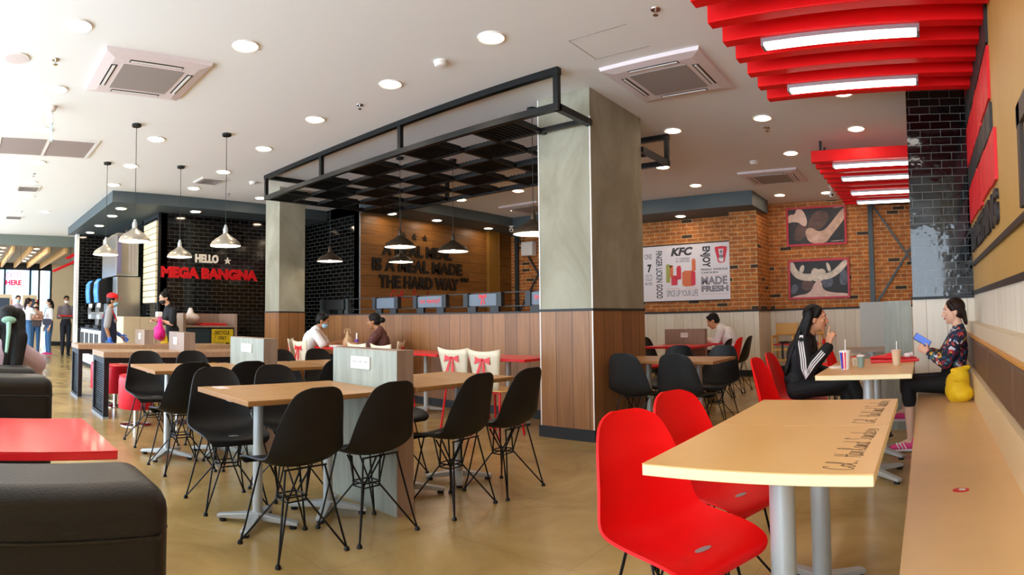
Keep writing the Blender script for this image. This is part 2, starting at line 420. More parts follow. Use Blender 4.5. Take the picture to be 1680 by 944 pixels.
# big clad column and the slimmer one under the steel frame
CX0, CX1, CY0, CY1 = -3.61, -3.0, 4.93, 6.02
struct('column_concrete', MB().box(CX0, CX1, CY0, CY1, 1.25, C), m_conc)
struct('column_cladding', MB().box(CX0 - .004, CX1 + .004, CY0 - .004, CY1 + .004, .11, 1.235), m_wains)
struct('baseboard_column', MB().box(CX0 - .02, CX1 + .02, CY0 - .02, CY1 + .02, 0, .11), m_skirt)
struct('trim_6', MB().box(CX0 - .012, CX1 + .012, CY0 - .012, CY1 + .012, 1.232, 1.256), m_skirt)
cor = MB()
for x, y in ((CX0, CY0), (CX1, CY0)): cor.box(x - .006, x + .006, y - .006, y + .004, .11, 3.1 if x == CX1 else C)
struct('trim_7', cor, m_white)
struct('column_slim_concrete', MB().box(-9.33, -8.84, 4.95, 5.45, 1.29, C), m_conc)
struct('column_slim_cladding', MB().box(-9.334, -8.836, 4.946, 5.454, 0, 1.275), m_wains)
struct('trim_8', MB().box(-9.34, -8.83, 4.94, 5.46, 1.27, 1.292), m_skirt)
# half wall between them
struct('wall_half', MB().box(-8.84, CX0, 5.75, 5.87, 0, 1.235), m_wains)
struct('trim_9', MB().box(-8.84, CX0, 5.735, 5.885, 1.233, 1.252), m_skirt)
struct('baseboard_half', MB().box(-8.84, CX0, 5.735, 5.75, 0, .1), m_skirt)
# glossy tiled pillar on the right with white boards below
struct('column_tiled', MB().box(-.13, XR, 5.95, 6.9, 1.27, C), m_tile)
struct('column_tiled_boarding', MB().box(-.134, XR, 5.946, 6.9, 0, 1.262), m_white_plank)
struct('trim_10', MB().box(-.145, XR, 5.93, 6.9, 1.258, 1.285), m_skirt)
# room sides behind the camera: glazed front to the street side
struct('wall_front_sill', MB().box(-26, .7, -3.2, -3.05, 0, .25), m_white)
struct('wall_front_head', MB().box(-26, .7, -3.2, -3.05, 3.2, C + .1), m_white)
fm = MB()
for i in range(14): fm.box(-25.5 + 2.0 * i, -25.42 + 2.0 * i, -3.17, -3.08, .25, 3.2)
struct('window_1', fm, m_black)
# far hall: ceiling lower, wooden beams, glazed end
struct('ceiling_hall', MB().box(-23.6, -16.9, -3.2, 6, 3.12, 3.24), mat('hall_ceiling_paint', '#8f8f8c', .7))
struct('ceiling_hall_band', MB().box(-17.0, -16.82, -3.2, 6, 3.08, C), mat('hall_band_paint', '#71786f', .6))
struct('wall_hall_end', MB().box(-23.4, -23.2, 3.2, 6.5, 0, 3.2), m_beige)
struct('wall_hall_side', MB().box(-23.4, -15.0, 5.0, 5.15, 0, 3.4), m_beige)
struct('baseboard_hall', MB().box(-23.2, -23.17, 3.1, 5.0, 0, .16), m_skirt)
gm = MB()
for y in (-3.0, -1.6, -.4, .6, 1.4, 2.38, 2.72, 3.18): gm.box(-23.3, -23.2, y - .035, y + .035, 0, 2.9)
gm.box(-23.3, -23.2, -3.1, 3.2, 2.86, 2.93).box(-23.3, -23.2, -3.1, 3.2, 2.93, 3.12)
struct('window_2', gm, m_black)
struct('window_glass_2', MB().box(-23.27, -23.25, -3.1, 3.2, .1, 2.86), m_glass)

# ================================================================== CEILING FIXTURES
def disc_light(loc, label, group, on=True):
    t = thing('downlight', label, 'ceiling light', loc, 0, group)
    MB().lathe([(.072, -.002), (.105, -.012), (.11, -.006), (.112, 0)], n=28).build('trim_ring', m_white, t)
    MB().lathe([(.08, -.0125), (.001, -.0145)][::-1], n=24).build('diffuser', m_light, t)
    return t
D0 = None
dl = [(-4.5, .78, 'nearest row, left of the near air conditioner'), (-3.06, 3.57, 'in front of the steel frame near its middle'), (-5.83, .81, 'left of the near air conditioner beside the sprinkler'),
      (-4.37, 2.12, 'right of the near air conditioner above the divider tables'), (-4.34, 3.61, 'before the steel frame, under the smoke detector'), (-5.62, 3.59, 'before the steel frame, second upright from its left end'), (-7.14, 2.25, 'between the two nearer silver pendants'),
      (-6.95, 3.65, 'before the left half of the steel frame'), (-8.55, 2.31, 'between the farther silver pendants'), (-7.16, .85, 'beside the wall sensor over the aisle'),
      (-8.71, .97, 'behind the long ceiling grille'), (-10.07, 1.01, 'just before the small square vent'), (-8.35, 3.7, 'between the square diffuser and steel frame corner'),
      (-9.88, 2.38, 'before the kitchen soffit corner'), (-9.64, 3.72, 'before the kitchen soffit face'), (-11.3, 1.1, 'beside the soffit in the aisle'), (-12.9, 1.6, 'farther along the aisle'), (-12.9, .9, 'beyond the small square vent'),
      (-9.86, 5.12, 'between the steel frame corner and kitchen soffit'), (-.76, 6.05, 'just behind the front red beams'), (-1.75, 6.58, 'between the column and red beams'), (-.77, 7.29, 'before the rear red beams'),
      (-2.86, 6.6, 'right of the concrete column top'), (-1.78, 8.17, 'above the far air conditioner'), (-3.71, 8.16, 'right of the column beside the frame end'), (-3.75, 9.58, 'before the back soffit, nearest the column'),
      (-2.64, 11.03, 'beside the brick pier top'), (-1.77, 11.1, 'before the brick wall with the two photographs'), (-6.48, 8.24, 'behind the steel frame near the column'), (-7.75, 8.14, 'behind the steel frame beside the slogan soffit'),
      (-7.7, 9.65, 'at the slogan soffit corner'), (-5.2, 9.7, 'hidden behind the column'), (-5.3, 8.1, 'behind the column'), (-3.0, 1.0, 'over the red sofa table'), (-3.0, 2.3, 'over the near black chairs'), (-1.6, .9, 'over the near red chair'), (-1.4, 2.2, 'over the birch tables')]
for i, (x, y, w) in enumerate(dl):
    lab = 'round recessed ceiling downlight ' + w
    if D0 is None: D0 = disc_light((x, y, C), lab, 'downlights in the white ceiling')
    else: copy_tree(D0, loc=(x, y, C), label=lab, group='downlights in the white ceiling')
for x, y, z, w in [(-10.93, 2.78, 3.18, 'at the corner'), (-11.8, 2.82, 3.18, 'second from the corner'), (-13.18, 2.86, 3.18, 'third from the corner'), (-14.35, 2.89, 3.18, 'over the far end of the drinks counter'),
                   (-10.69, 4.17, 3.18, 'over the greeting wall'), (-10.69, 5.9, 3.18, 'beside the slim column')]:
    copy_tree(D0, loc=(x, y, z), label='round downlight in the grey kitchen soffit ' + w, group='downlights in the kitchen soffit')
for x, y, z, w in [(-8.87, 8.6, 3.18, 'above the slogan'), (-8.87, 10.19, 3.18, 'above the end of the slogan wall'), (-8.87, 7.4, 3.18, 'above the three stars'), (-4.62, 10.95, 3.12, 'above the framed poster'), (-6.4, 10.95, 3.12, 'above the crossed steel bars')]:
    copy_tree(D0, loc=(x, y, z), label='round downlight in the dark back soffit ' + w, group='downlights in the back soffits')

def aircon(loc, label):
    t = thing('ceiling_air_conditioner', label, 'air conditioner', loc, 0, 'ceiling cassette air conditioners')
    a = .475
    b = MB(); prof = [(a, 0, 0), (a - .01, 0, -.03), (a - .10, 0, -.045), (a - .2, 0, -.045)]
    o = []
    for r, _, z in prof: o.append([(-r, -r, z), (r, -r, z), (r, r, z), (-r, r, z)])
    vs = [p for q in o for p in q]; fs = []
    for i in range(3):
        for k in range(4): fs.append((i * 4 + k, i * 4 + (k + 1) % 4, i * 4 + 4 + (k + 1) % 4, i * 4 + 4 + k))
    b.add(vs, fs); b.add([(-a, -a, 0), (a, -a, 0), (a, a, 0), (-a, a, 0)], [(3, 2, 1, 0)])
    b.build('panel', m_acw, t, smooth=False)
    g = MB(); r = a - .2; g.box(-r, r, -r, r, -.05, -.03)
    g.build('intake_grille', m_grille, t, smooth=False)
    for k in range(4):
        s = MB().box(-.24, .24, a - .155, a - .1, -.0475, -.04, 0).box(-.23, .23, a - .14, a - .115, -.052, -.045, 1)
        q = s.build('outlet_flap', [m_dark, m_white], t, smooth=False); q.rotation_euler = (0, 0, PI / 2 * k)
    return t
ac = aircon((-5.26, 1.54, C), 'white square ceiling air conditioner over the divider tables, nearest the sofas')
copy_tree(ac, loc=(-2.22, 5.07, C), label='white square ceiling air conditioner beside the top of the big concrete column')
copy_tree(ac, loc=(-2.36, 9.48, C), label='white square ceiling air conditioner near the brick pier and rear red beams')
copy_tree(ac, loc=(-7.25, 9.65, C), label='white square ceiling air conditioner behind the steel frame over the slogan booth')
t = thing('ceiling_grille', 'long grey return air grille of framed panels in the ceiling over the sofas', 'vent', (-7.88, .35, C))
b = MB().frame(-.43, .43, -1.25, 1.25, -.02, 0, .04, 'z')
for k in (-.62, 0, .62): b.box(-.39, .39, k - .015, k + .015, -.02, 0)
b.build('frame', m_white, t, smooth=False)
for k in range(4): MB().box(-.39, .39, -1.21 + .615 * k, -.64 + .615 * k, -.014, -.002).build('mesh_panel', mat('vent_mesh', '#a3948f', .6, bump=.5, bscale=400), t, smooth=False)
def vent(loc, s, rz, label):
    t = thing('ceiling_vent', label, 'vent', loc, rz, 'small ceiling vents')
    b = MB().frame(-s, s, -s, s, -.018, 0, .03, 'z'); b.build('frame', m_white, t, smooth=False)
    b = MB()
    for k in range(1, 5): r = s * (1 - k * .19); b.frame(-r, r, -r, r, -.03 + .004 * k, -.008, .014, 'z')
    b.box(-s + .02, s - .02, -s + .02, s - .02, -.004, -.001); b.build('louvre', m_grille, t, smooth=False)
vent((-10.56, 1.0, C), .2, 0, 'small square ceiling vent over the aisle before the kitchen soffit')
vent((-9.0, 3.74, C), .2, 0, 'small square louvred diffuser between the silver pendants and kitchen soffit')
vent((-13.8, 1.0, C), .2, 0, 'small square ceiling vent farthest down the aisle')
def sprinkler(loc, label):
    t = thing('sprinkler', label, 'sprinkler', loc, 0, 'ceiling sprinklers')
    MB().lathe([(.035, -.006), (.038, 0)], n=16).build('collar', m_chrome, t)
    MB().tube([(0, 0, 0), (0, 0, -.04)], .007).lathe([(.02, -.045), (.02, -.041)], n=12).build('head', m_chrome, t)
    return t
sp = sprinkler((-5.15, .7, C), 'small chrome ceiling sprinkler left of the near air conditioner')
for x, y, w in [(-4.97, 3.72, 'before the steel frame'), (-1.81, 3.91, 'above the near air conditioner by the column'), (-1.8, 6.95, 'between the red beam groups'), (-9.45, .98, 'down the aisle'), (-9.8, 4.44, 'at the frame corner'), (-1.55, 10.1, 'before the photographs'), (-13, 1.1, 'down the aisle past the last vent')]:
    copy_tree(sp, loc=(x, y, C), label='small chrome ceiling sprinkler ' + w)
def detector(loc, label):
    t = MB().lathe([(.02, -.05), (.045, -.045), (.055, -.03), (.05, -.02), (.06, -.012), (.062, 0)], n=24).build('smoke_detector', m_white, loc=loc)
    tag(t, label, 'smoke detector', 'smoke detectors'); return t
detector((-3.67, 3.61, C), 'white dome smoke detector on the ceiling before the steel frame')
detector((-2.39, 8.44, C), 'white dome smoke detector near the far air conditioner')
detector((-8.75, 4.4, C), 'white dome smoke detector by the left corner of the steel frame')
t = thing('ceiling_speaker', 'round beige ceiling speaker with mesh front over the sofas', 'speaker', (-5.17, .36, C))
MB().lathe([(.1, -.012), (.115, -.01), (.12, 0)], n=28).build('rim', m_white, t)
MB().lathe([(.001, -.014), (.1, -.0125)], n=24).build('mesh_front', m_acw, t)
t = thing('ceiling_sensor', 'white ceiling device with a clear plastic strip hanging from it', 'sensor', (-6.34, .82, C))
MB().lathe([(.05, -.05), (.06, -.03), (.06, 0)], n=20).tube([(0, 0, -.05), (0, 0, -.12)], .03).build('body', m_white, t)
MB().box(-.03, .05, -.03, .03, -.19, -.1).build('bracket', m_white, t, bevel=.008)
b = MB()
for k in range(4): b.add([(-.04 + .025 * k, .01 * k, -.15), (-.02 + .025 * k, .012, -.15), (-.03 + .03 * k, .02, -.36 - .03 * (k % 2)), (-.05 + .03 * k, 0, -.34)], [(0, 1, 2, 3)])
b.build('plastic_strip', mat('aqua_plastic_film', '#a9cdd2', .2, alpha=.6), t)
def cctv(loc, label, down=.0):
    t = thing('dome_camera', label, 'security camera', loc, 0, 'security cameras')
    MB().lathe([(.05, -.02), (.055, 0)], n=20).tube([(0, 0, -.02), (0, 0, -.05 - down)], .018).build('mount', m_white, t)
    b = MB().ell((0, 0, -.085 - down), .05); b.build('camera_ball', m_white, t)
    MB().ell((.02, -.035, -.095 - down), .022).build('lens', m_black, t)
cctv((-8.9, 6.0, C), 'white dome camera at the kitchen soffit behind the frame')
cctv((-8.3, 10.3, 3.18), 'white dome camera at the corner of the slogan soffit')
cctv((-1.35, 9.1, C), 'white dome camera beside the rear red beams')
cctv((-1.6, 10.6, C), 'white dome camera before the upper photograph', .06)
t = MB().box(-8.75, -8.42, 11.2, 11.38, 2.62, 2.95).build('wall_speaker', m_white, bevel=.02); tag(t, 'white boxy speaker hung high on the brick beside the crossed bars', 'speaker')
st = MB().box(-2.62, -2.1, 4.0, 4.006, C - .002, C).box(-2.62, -2.614, 4.0, 4.42, C - .002, C).box(-2.62, -2.1, 4.42, 4.426, C - .002, C)
struct('ceiling_access_hatch', st, m_grille)

# red beams and tube lights
def beam(x0, y, z0, z1, label, group):
    t = thing('ceiling_beam', label, 'ceiling beam', (0, y, 0), 0, group)
    MB().box(x0, .465, 0, .1, z0, z1).build('beam_body', m_red_beam, t, bevel=.006)
    b = MB()
    for x in (x0 + .12, .25): b.box(x - .015, x + .015, .03, .06, z1, C)
    b.build('hanger', m_black, t, smooth=False)
    return t
NM = ['last before the tiled pillar', 'second before the tiled pillar', 'third before the tiled pillar', 'fourth before the tiled pillar', 'fifth before the tiled pillar', 'sixth before the tiled pillar', 'seventh before the tiled pillar', 'eighth before the tiled pillar']
for i in range(8): beam(-1.35, 5.25 - .305 * i, 3.1, 3.27, 'red ceiling beam of the front group, ' + NM[i], 'front red ceiling beams')
NM2 = ['nearest, its whole face in view', 'second', 'third', 'fourth', 'fifth', 'sixth', 'seventh', 'eighth', 'ninth', 'tenth', 'eleventh, nearest the photographs']
for i in range(11): beam(-1.41, 7.68 + .32 * i, 3.1, 3.25, 'red ceiling beam of the rear group behind the pillar, ' + NM2[i], 'rear red ceiling beams')
def tube_light(loc, label, group):
    t = thing('tube_light', label, 'ceiling light', loc, 0, group)
    MB().box(-.55, .55, -.05, .05, -.03, .0).box(-.55, -.53, -.05, .05, -.055, 0).box(.53, .55, -.05, .05, -.055, 0).build('housing', m_alu, t, smooth=False)
    MB().box(-.53, .53, -.045, .045, -.055, -.028).build('diffuser', m_tube, t, bevel=.01)
    return t
tl = tube_light((-.53, 4.12, 3.1), 'white tube light under the front red beams, nearer one', 'tube lights under the front red beams')
copy_tree(tl, loc=(-.55, 5.03, 3.1), label='white tube light under the front red beams, one by the tiled pillar')
for k, w in ((7.85, 'nearest'), (8.65, 'second'), (9.75, 'third'), (10.6, 'farthest')):
    copy_tree(tl, loc=(-.6, k, 3.1), label='white tube light under the rear red beams, ' + w, group='tube lights under the rear red beams')

# steel frame hung round the column
t = thing('steel_ceiling_frame', 'black steel lattice frame hung from the ceiling between both columns', 'ceiling frame', (0, 0, 0))
FX0, FX1, FY0, FY1, FZ = -8.25, -3.0, 4.38, 6.72, 3.03
q = .03
b = MB().box(FX0 - q, FX1 + q, FY0 - q, FY0 + q, C - .06, C).box(FX0 - q, FX1 + q, FY1 - q, FY1 + q, C - .06, C).box(FX0 - q, FX0 + q, FY0, FY1, C - .06, C)
b.box(FX0 - q, FX1 + q, FY0 - q, FY0 + q, FZ - q, FZ + q).box(FX0 - q, FX1 + q, FY1 - q, FY1 + q, FZ - q, FZ + q).box(FX0 - q, FX0 + q, FY0, FY1, FZ - q, FZ + q).box(FX1 - q, FX1 + q, FY0, CY0, FZ - q, FZ + q).box(FX1 - q, FX1 + q, CY1, FY1, FZ - q, FZ + q)
b.build('outer_rail', m_blackmetal, t, smooth=False)
for x in (FX0, -6.7, -5.1, FX1):
    for y in (FY0, FY1):
        MB().box(x - .025, x + .025, y - .025, y + .025, FZ + q, C - .06).build('hanging_post', m_blackmetal, t, smooth=False)
NXc, NYc = 10, 5
b = MB()
for j in range(1, NYc):
    y = FY0 + (FY1 - FY0) * j / NYc
    b.box(FX0, FX1 if not CY0 < y < CY1 else CX0, y - .022, y + .022, FZ - .02, FZ + .02)
for i in range(1, NXc):
    x = FX0 + (FX1 - FX0) * i / NXc
    if x > CX0: b.box(x - .02, x + .02, FY0, CY0, FZ - .02, FZ + .02).box(x - .02, x + .02, CY1, FY1, FZ - .02, FZ + .02)
    else: b.box(x - .02, x + .02, FY0, FY1, FZ - .02, FZ + .02)
b.build('lattice_bar', m_blackmetal, t, smooth=False)
cw, chh = (FX1 - FX0) / NXc, (FY1 - FY0) / NYc
for i in range(NXc):
    for j in range(NYc):
        if (i + j) % 2 == 1: continue
        x0 = FX0 + cw * i; y0 = FY0 + chh * j
        if x0 + cw > CX0 and y0 + chh > CY0 - .02 and y0 < CY1: continue
        b = MB()
        for k in range(9): b.box(x0 + .03 + cw * k / 9, x0 + .045 + cw * k / 9, y0 + .03, y0 + chh - .03, FZ - .015, FZ + .045)
        b.build('louvre_panel', m_blackmetal, t, smooth=False)

# pendant lamps
def pendant(loc, zr, r, m_out, m_in, name, label, group):
    t = thing(name, label, 'pendant lamp', loc, 0, group)
    L = C - zr
    MB().lathe([(.05, -.03), (.055, -.025), (.055, 0)], n=20).build('ceiling_cap', m_black, t)
    MB().tube([(0, 0, -.02), (0, 0, -L + .24)], .004, 6).build('cord', m_black, t)
    MB().lathe([(.03, -L + .14), (.03, -L + .2), (.022, -L + .22), (.012, -L + .25)], n=16).build('socket', m_alul if m_out is not m_bronze else m_bronze, t)
    outer = [(r, -L), (r * .97, -L + .018), (r * .86, -L + .05), (r * .62, -L + .085), (r * .36, -L + .115), (r * .2, -L + .14), (.03, -L + .15)]
    inner = [(a - .006, z - .004) for a, z in outer][::-1]
    b = MB(); n = 36; prof = inner[1:] + [(r - .002, -L - .003)] + outer
    o = []
    for (a, z) in prof:
        for k in range(n): o.append((max(a, .01) * math.cos(2 * PI * k / n), max(a, .01) * math.sin(2 * PI * k / n), z))
    fs = []; mi = []
    for i in range(len(prof) - 1):
        for k in range(n): fs.append((i * n + k, i * n + (k + 1) % n, (i + 1) * n + (k + 1) % n, (i + 1) * n + k)); mi.append(1 if i < len(inner) - 1 else 0)
    b.v = o; b.f = fs; b.mi = mi
    b.build('lamp_shade', [m_out, m_in], t)
    MB().ell((0, 0, -L + .055), (.04, .04, .05)).build('bulb', m_bulb, t)
    return t
m_bronze = mat('aged_bronze_shade', '#4a3c2e', .4, .5)
m_bulb = mat('glowing_bulb', '#fff2dc', .5, emit=55)
m_silver = mat('spun_aluminium_shade', '#c2bcae', .32, .85)
m_enamel = mat('white_enamel', '#fbf7ee', .5)
for x, y, z, w in [(-6.67, 1.86, 2.03, 'over the nearer long counter table, nearest of the four'), (-6.6, 2.96, 2.03, 'nearest the steel frame, in front of the black tiles'), (-8.48, 1.94, 2.05, 'farthest left, before the steel cabinets'), (-8.31, 3.0, 2.05, 'in front of the white greeting word')]:
    pendant((x, y, C), z, .185, m_silver, m_enamel, 'pendant_lamp', 'silver bell pendant lamp ' + w, 'silver pendant lamps')
for x, y, z, w in [(-3.8, 5.08, 2.05, 'beside the big concrete column'), (-6.26, 5.37, 2.15, 'before the slogan, higher of the overlapping pair'), (-5.86, 5.99, 2.1, 'before the middle of the slogan'), (-8.3, 5.6, 2.12, 'before the slim column and black tiles'), (-7.85, 6.75, 2.14, 'before the slogan, lower of the overlapping pair')]:
    pendant((x, y, C), z, .215, m_bronze, m_enamel, 'pendant_lamp', 'dark bronze bell pendant lamp ' + w, 'bronze pendant lamps')

# ================================================================== FURNITURE
def shell_mesh():
    # stations from the seat front to the top of the back: (forward, z, half width, side lift, side wrap)
    P = [(.205, .405, .165, .0, 0), (.215, .425, .19, .004, 0), (.19, .437, .208, .012, 0), (.12, .438, .222, .03, 0), (.03, .430, .23, .045, 0), (-.06, .427, .232, .055, .0), (-.13, .442, .230, .05, .02),
         (-.178, .485, .226, .03, .045), (-.203, .55, .216, .012, .06), (-.22, .63, .2, .0, .058), (-.236, .71, .18, .0, .045), (-.249, .77, .16, .0, .034), (-.256, .805, .14, 0, .026), (-.261, .828, .108, 0, .016), (-.264, .84, .06, 0, .006)]
    us = [-1, -.9, -.72, -.48, -.24, 0, .24, .48, .72, .9, 1]
    vs = []; fs = []
    for (y, z, w, li, wr) in P:
        for u in us:
            a = abs(u) ** 2.6
            vs.append((w * u, y + wr * a, z + li * a))
    n = len(us)
    for i in range(len(P) - 1):
        for k in range(n - 1):
            a = i * n + k; fs.append((a, a + 1, a + n + 1, a + n))
    me = bpy.data.meshes.new('seat_shell'); me.from_pydata(vs, [], fs); me.update()
    o = bpy.data.objects.new('tmp', me); COL.objects.link(o)
    s = o.modifiers.new('s', 'SUBSURF'); s.levels = 2
    s = o.modifiers.new('t', 'SOLIDIFY'); s.thickness = .009; s.offset = 0
    dg = bpy.context.evaluated_depsgraph_get(); m2 = bpy.data.meshes.new_from_object(o.evaluated_get(dg)); bpy.data.objects.remove(o)
    m2.name = 'seat_shell'; finish(m2, True, 50); return m2
SHELL = shell_mesh()
def shell_chair(label, m, loc, rz, group, ref=None):
    t = thing('shell_chair', label, 'chair', loc, rz, group)
    me = SHELL.copy(); me.materials.clear(); me.materials.append(m)
    o = bpy.data.objects.new('seat_shell', me); COL.objects.link(o); o.parent = t
    MB().lathe([(.028, 0), (.0001, .001)], (0, .1, .4425), n=20, sx=1.3, sy=.5).build('drain_slot', m_grille, t)
    r = .0055
    for sx in (-1, 1):
        for sy in (-1, 1):
            f = (sx * .205, sy * .185 - .01, .012); top = (sx * .12, sy * .12, .425); mid = (sx * .055, sy * .045, .255)
            b = MB().tube([f, (sx * .185, sy * .168 - .01, .1), top], r, 6).tube([f, mid, (sx * .03, sy * .12, .425)], r, 6).tube([mid, (sx * .12, -sy * .02, .425)], r, 6)
            lg = b.build('leg', m_wire, t)
            MB().lathe([(.014, 0), (.016, .004), (.01, .02)], f[:2] + (0,), n=12).build('foot_cap', m_wire, lg)
    b = MB()
    for z in (.245, .268):
        pts = [(.06, .05, z), (-.06, .05, z), (-.06, -.05, z), (.06, -.05, z), (.06, .05, z)]
        for a, c in zip(pts, pts[1:]): b.tube([a, c], .0045, 6)
    b.build('cross_wires', m_wire, t)
    for sy in (-1, 1): MB().tube([(-.13, sy * .12, .428), (.13, sy * .12, .428)], .005, 6).build('seat_bracket', m_wire, t)
    return t
BC = None
def black_chair(x, y, face, label, group):
    """face: direction the sitter looks, degrees clockwise from +Y"""
    global BC
    if BC is None: BC = shell_chair(label, m_blk_pl, (x, y, 0), -R(face), group); return BC
    return copy_tree(BC, loc=(x, y, 0), rz=-R(face), label=label, group=group)
RC = None
def red_chair(x, y, face, label, group):
    global RC
    if RC is None: RC = shell_chair(label, m_red_pl, (x, y, 0), -R(face), group); return RC
    return copy_tree(RC, loc=(x, y, 0), rz=-R(face), label=label, group=group)
G1 = 'black chairs round the near divider tables'; G2 = 'black chairs round the second divider tables'; G3 = 'black chairs beside the big column'
bl = 'black wire-legged chair '
black_chair(-2.74, 1.62, 267, bl + 'at the near table, nearest end on the aisle side', G1)
black_chair(-2.74, 2.1, 268, bl + 'at the near table, its back just before the pale divider', G1)
black_chair(-2.73, 2.76, 265, bl + 'at the near table just past the pale divider', G1)
black_chair(-2.73, 3.27, 268, bl + 'at the near table, last one towards the big column', G1)
black_chair(-3.55, 1.62, 92, bl + 'at the near table end, its whole seat seen from the front', G1)
black_chair(-3.6, 2.11, 90, bl + 'at the near table far side, back showing left of the divider', G1)
black_chair(-3.6, 3.0, 90, bl + 'at the near table on the far side, right of the divider', G1)
black_chair(-4.5, 1.66, 268, bl + 'at the second table, nearest end on the near side', G2)
black_chair(-4.5, 2.13, 268, bl + 'at the second table beside its divider, mostly hidden', G2)
black_chair(-4.5, 2.98, 268, bl + 'at the second table past its divider, above the near table', G2)
black_chair(-5.47, 1.72, 90, bl + 'at the second table, far side end before the red stool', G2)
black_chair(-5.47, 2.2, 90, bl + 'at the second table, far side next to its grey divider', G2)
black_chair(-5.47, 3.2, 92, bl + 'at the second table far side, sliver right of the divider', G2)
black_chair(-5.47, 3.68, 90, bl + 'at the second table far side, round top before the bow chairs', G2)
black_chair(-2.64, 5.12, 4, bl + 'against the column side, back to the viewer', G3)
black_chair(-2.14, 5.12, 2, bl + 'second from the column, back to the viewer', G3)
black_chair(-2.68, 6.0, 180, bl + 'across the oak table, behind the middle black chair', G3)
black_chair(-2.2, 6.05, 185, bl + 'across the oak table at its right end', G3)
black_chair(-2.9, 7.92, 268, bl + 'at the far red table, right side end', 'chairs round the far red table')
black_chair(-2.9, 8.9, 268, bl + 'at the far red table behind the seated man', 'chairs round the far red table')
black_chair(-4.1, 8.75, 88, bl + 'at the far red table, left side beside the divider', 'chairs round the far red table')
rl = 'red wire-legged chair '
red_chair(-.80, 1.83, 110, rl + 'nearest the viewer at the signed birch table', 'red chairs at the birch tables')
red_chair(-.86, 2.40, 106, rl + 'second along the signed birch table, seat hole in view', 'red chairs at the birch tables')
red_chair(-1.04, 4.42, 92, rl + 'before the woman in the striped jacket', 'red chairs at the birch tables')
red_chair(-1.08, 4.98, 90, rl + 'under the woman in the striped jacket', 'red chairs at the birch tables')
red_chair(-1.35, 7.9, 90, rl + 'behind the striped jacket woman, left of the pair', 'far red chairs')
red_chair(-1.0, 7.3, 92, rl + 'behind the raised hand, right of the pair', 'far red chairs')
red_chair(-1.05, 9.2, 270, rl + 'farthest, by the grey partition', 'far red chairs')
red_chair(-4.1, 8.2, 88, rl + 'on the left of the far red table', 'far red chairs')
red_chair(-2.9, 8.41, 268, rl + 'beside the man in white', 'far red chairs')
red_chair(-4.1, 7.65, 88, rl + 'half hidden by the column cladding', 'far red chairs')

def cafe_table(name, loc, sx, sy, m_top, m_edge, label, group, z=.75, th=.028, base_r=.24, leg_r=.028, curve=0, legm=None):
    t = thing(name, label, 'table', loc, 0, group); legm = legm or m_alul
    MB().box(-sx / 2, sx / 2, -sy / 2, sy / 2, z - .003, z).build('tabletop', m_top, t, smooth=False)
    MB().box(-sx / 2, sx / 2, -sy / 2, sy / 2, z - th, z - .0031).build('edge_band', m_edge, t, bevel=.003)
    MB().box(-min(.2, sx / 2 - .05), min(.2, sx / 2 - .05), -.03, .03, z - th - .018, z - th).box(-.03, .03, -min(.2, sy / 2 - .05), min(.2, sy / 2 - .05), z - th - .018, z - th).build('top_bracket', m_alul, t, smooth=False)
    MB().lathe([(leg_r, .06), (leg_r, z - th - .018)], n=24).build('column', legm, t)
    for k in range(4):
        b = MB(); L = base_r
        b.add([(0, -.03, .035), (0, .03, .035), (0, .03, .075), (0, -.03, .075), (L, -.022, .018), (L, .022, .018), (L, .022, .038), (L, -.022, .038)],
              [(0, 1, 5, 4), (3, 7, 6, 2), (0, 4, 7, 3), (1, 2, 6, 5), (4, 5, 6, 7), (0, 3, 2, 1)])
        f = b.build('foot', m_alul, t, bevel=.004); f.rotation_euler = (0, 0, PI / 4 + PI / 2 * k)
        MB().lathe([(.022, 0), (.022, .014), (.008, .02)], (L - .03, 0, 0), n=14).build('glide', m_black, f)
    return t
def divider(loc, sx, h, sy, z0, label, plate, m_face=m_concl, m_side=m_lam_brown, name='socket_divider'):
    t = thing(name, label, 'divider', loc, 0, 'socket dividers on the shared tables')
    MB().box(-sx / 2, sx / 2, -sy / 2 , sy / 2, z0, h - .004).build('body', m_side, t, smooth=False)
    MB().box(-sx / 2, sx / 2 , -sy / 2 - .003, -sy / 2, z0, h - .004).build('face_panel', m_face, t, smooth=False)
    MB().box(-sx / 2 - .002, sx / 2 + .002, -sy / 2 - .004, sy / 2 + .002, h - .004, h).build('top_cap', m_side, t, smooth=False)
    px, pz, pw, ph = plate
    p = MB().box(px - pw / 2, px + pw / 2, -sy / 2 - .014, -sy / 2 - .003, pz - ph / 2, pz + ph / 2).build('socket_plate', m_white, t, bevel=.004)
    for k in range(3):
        x = px + (k - 1) * pw * .3
        b = MB().box(x - .012, x + .012, -sy / 2 - .0145, -sy / 2 - .0137, pz - .02, pz + .022)
        b.box(x - .012, x - .007, -sy / 2 - .0165, -sy / 2 - .0138, pz, pz + .015).box(x + .007, x + .012, -sy / 2 - .0165, -sy / 2 - .0138, pz, pz + .015)
        b.mi = [0] * 6 + [1] * (len(b.mi) - 6); b.build('socket_slot', [m_white, m_grille], p, smooth=False)
    return t
for (x, y, w) in ((-3.125, 1.62, 'at the near end'), (-3.125, 2.1, 'touching the pale divider'), (-3.125, 2.76, 'just past the pale divider'), (-3.125, 3.24, 'at the column end')):
    cafe_table('cafe_table', (x, y, 0), .69, .476, m_oak, m_oak_e, 'oak table of the near row ' + w, 'oak tables of the near row')
for (x, y, w) in ((-4.9, 1.68, 'at the sofa end'), (-4.9, 2.145, 'touching the grey divider'), (-4.9, 2.8, 'past the grey divider'), (-4.9, 3.3, 'next to the bow chairs')):
    cafe_table('cafe_table', (x, y, 0), .72, .46, m_oak, m_oak_e, 'oak table of the second row ' + w, 'oak tables of the second row')
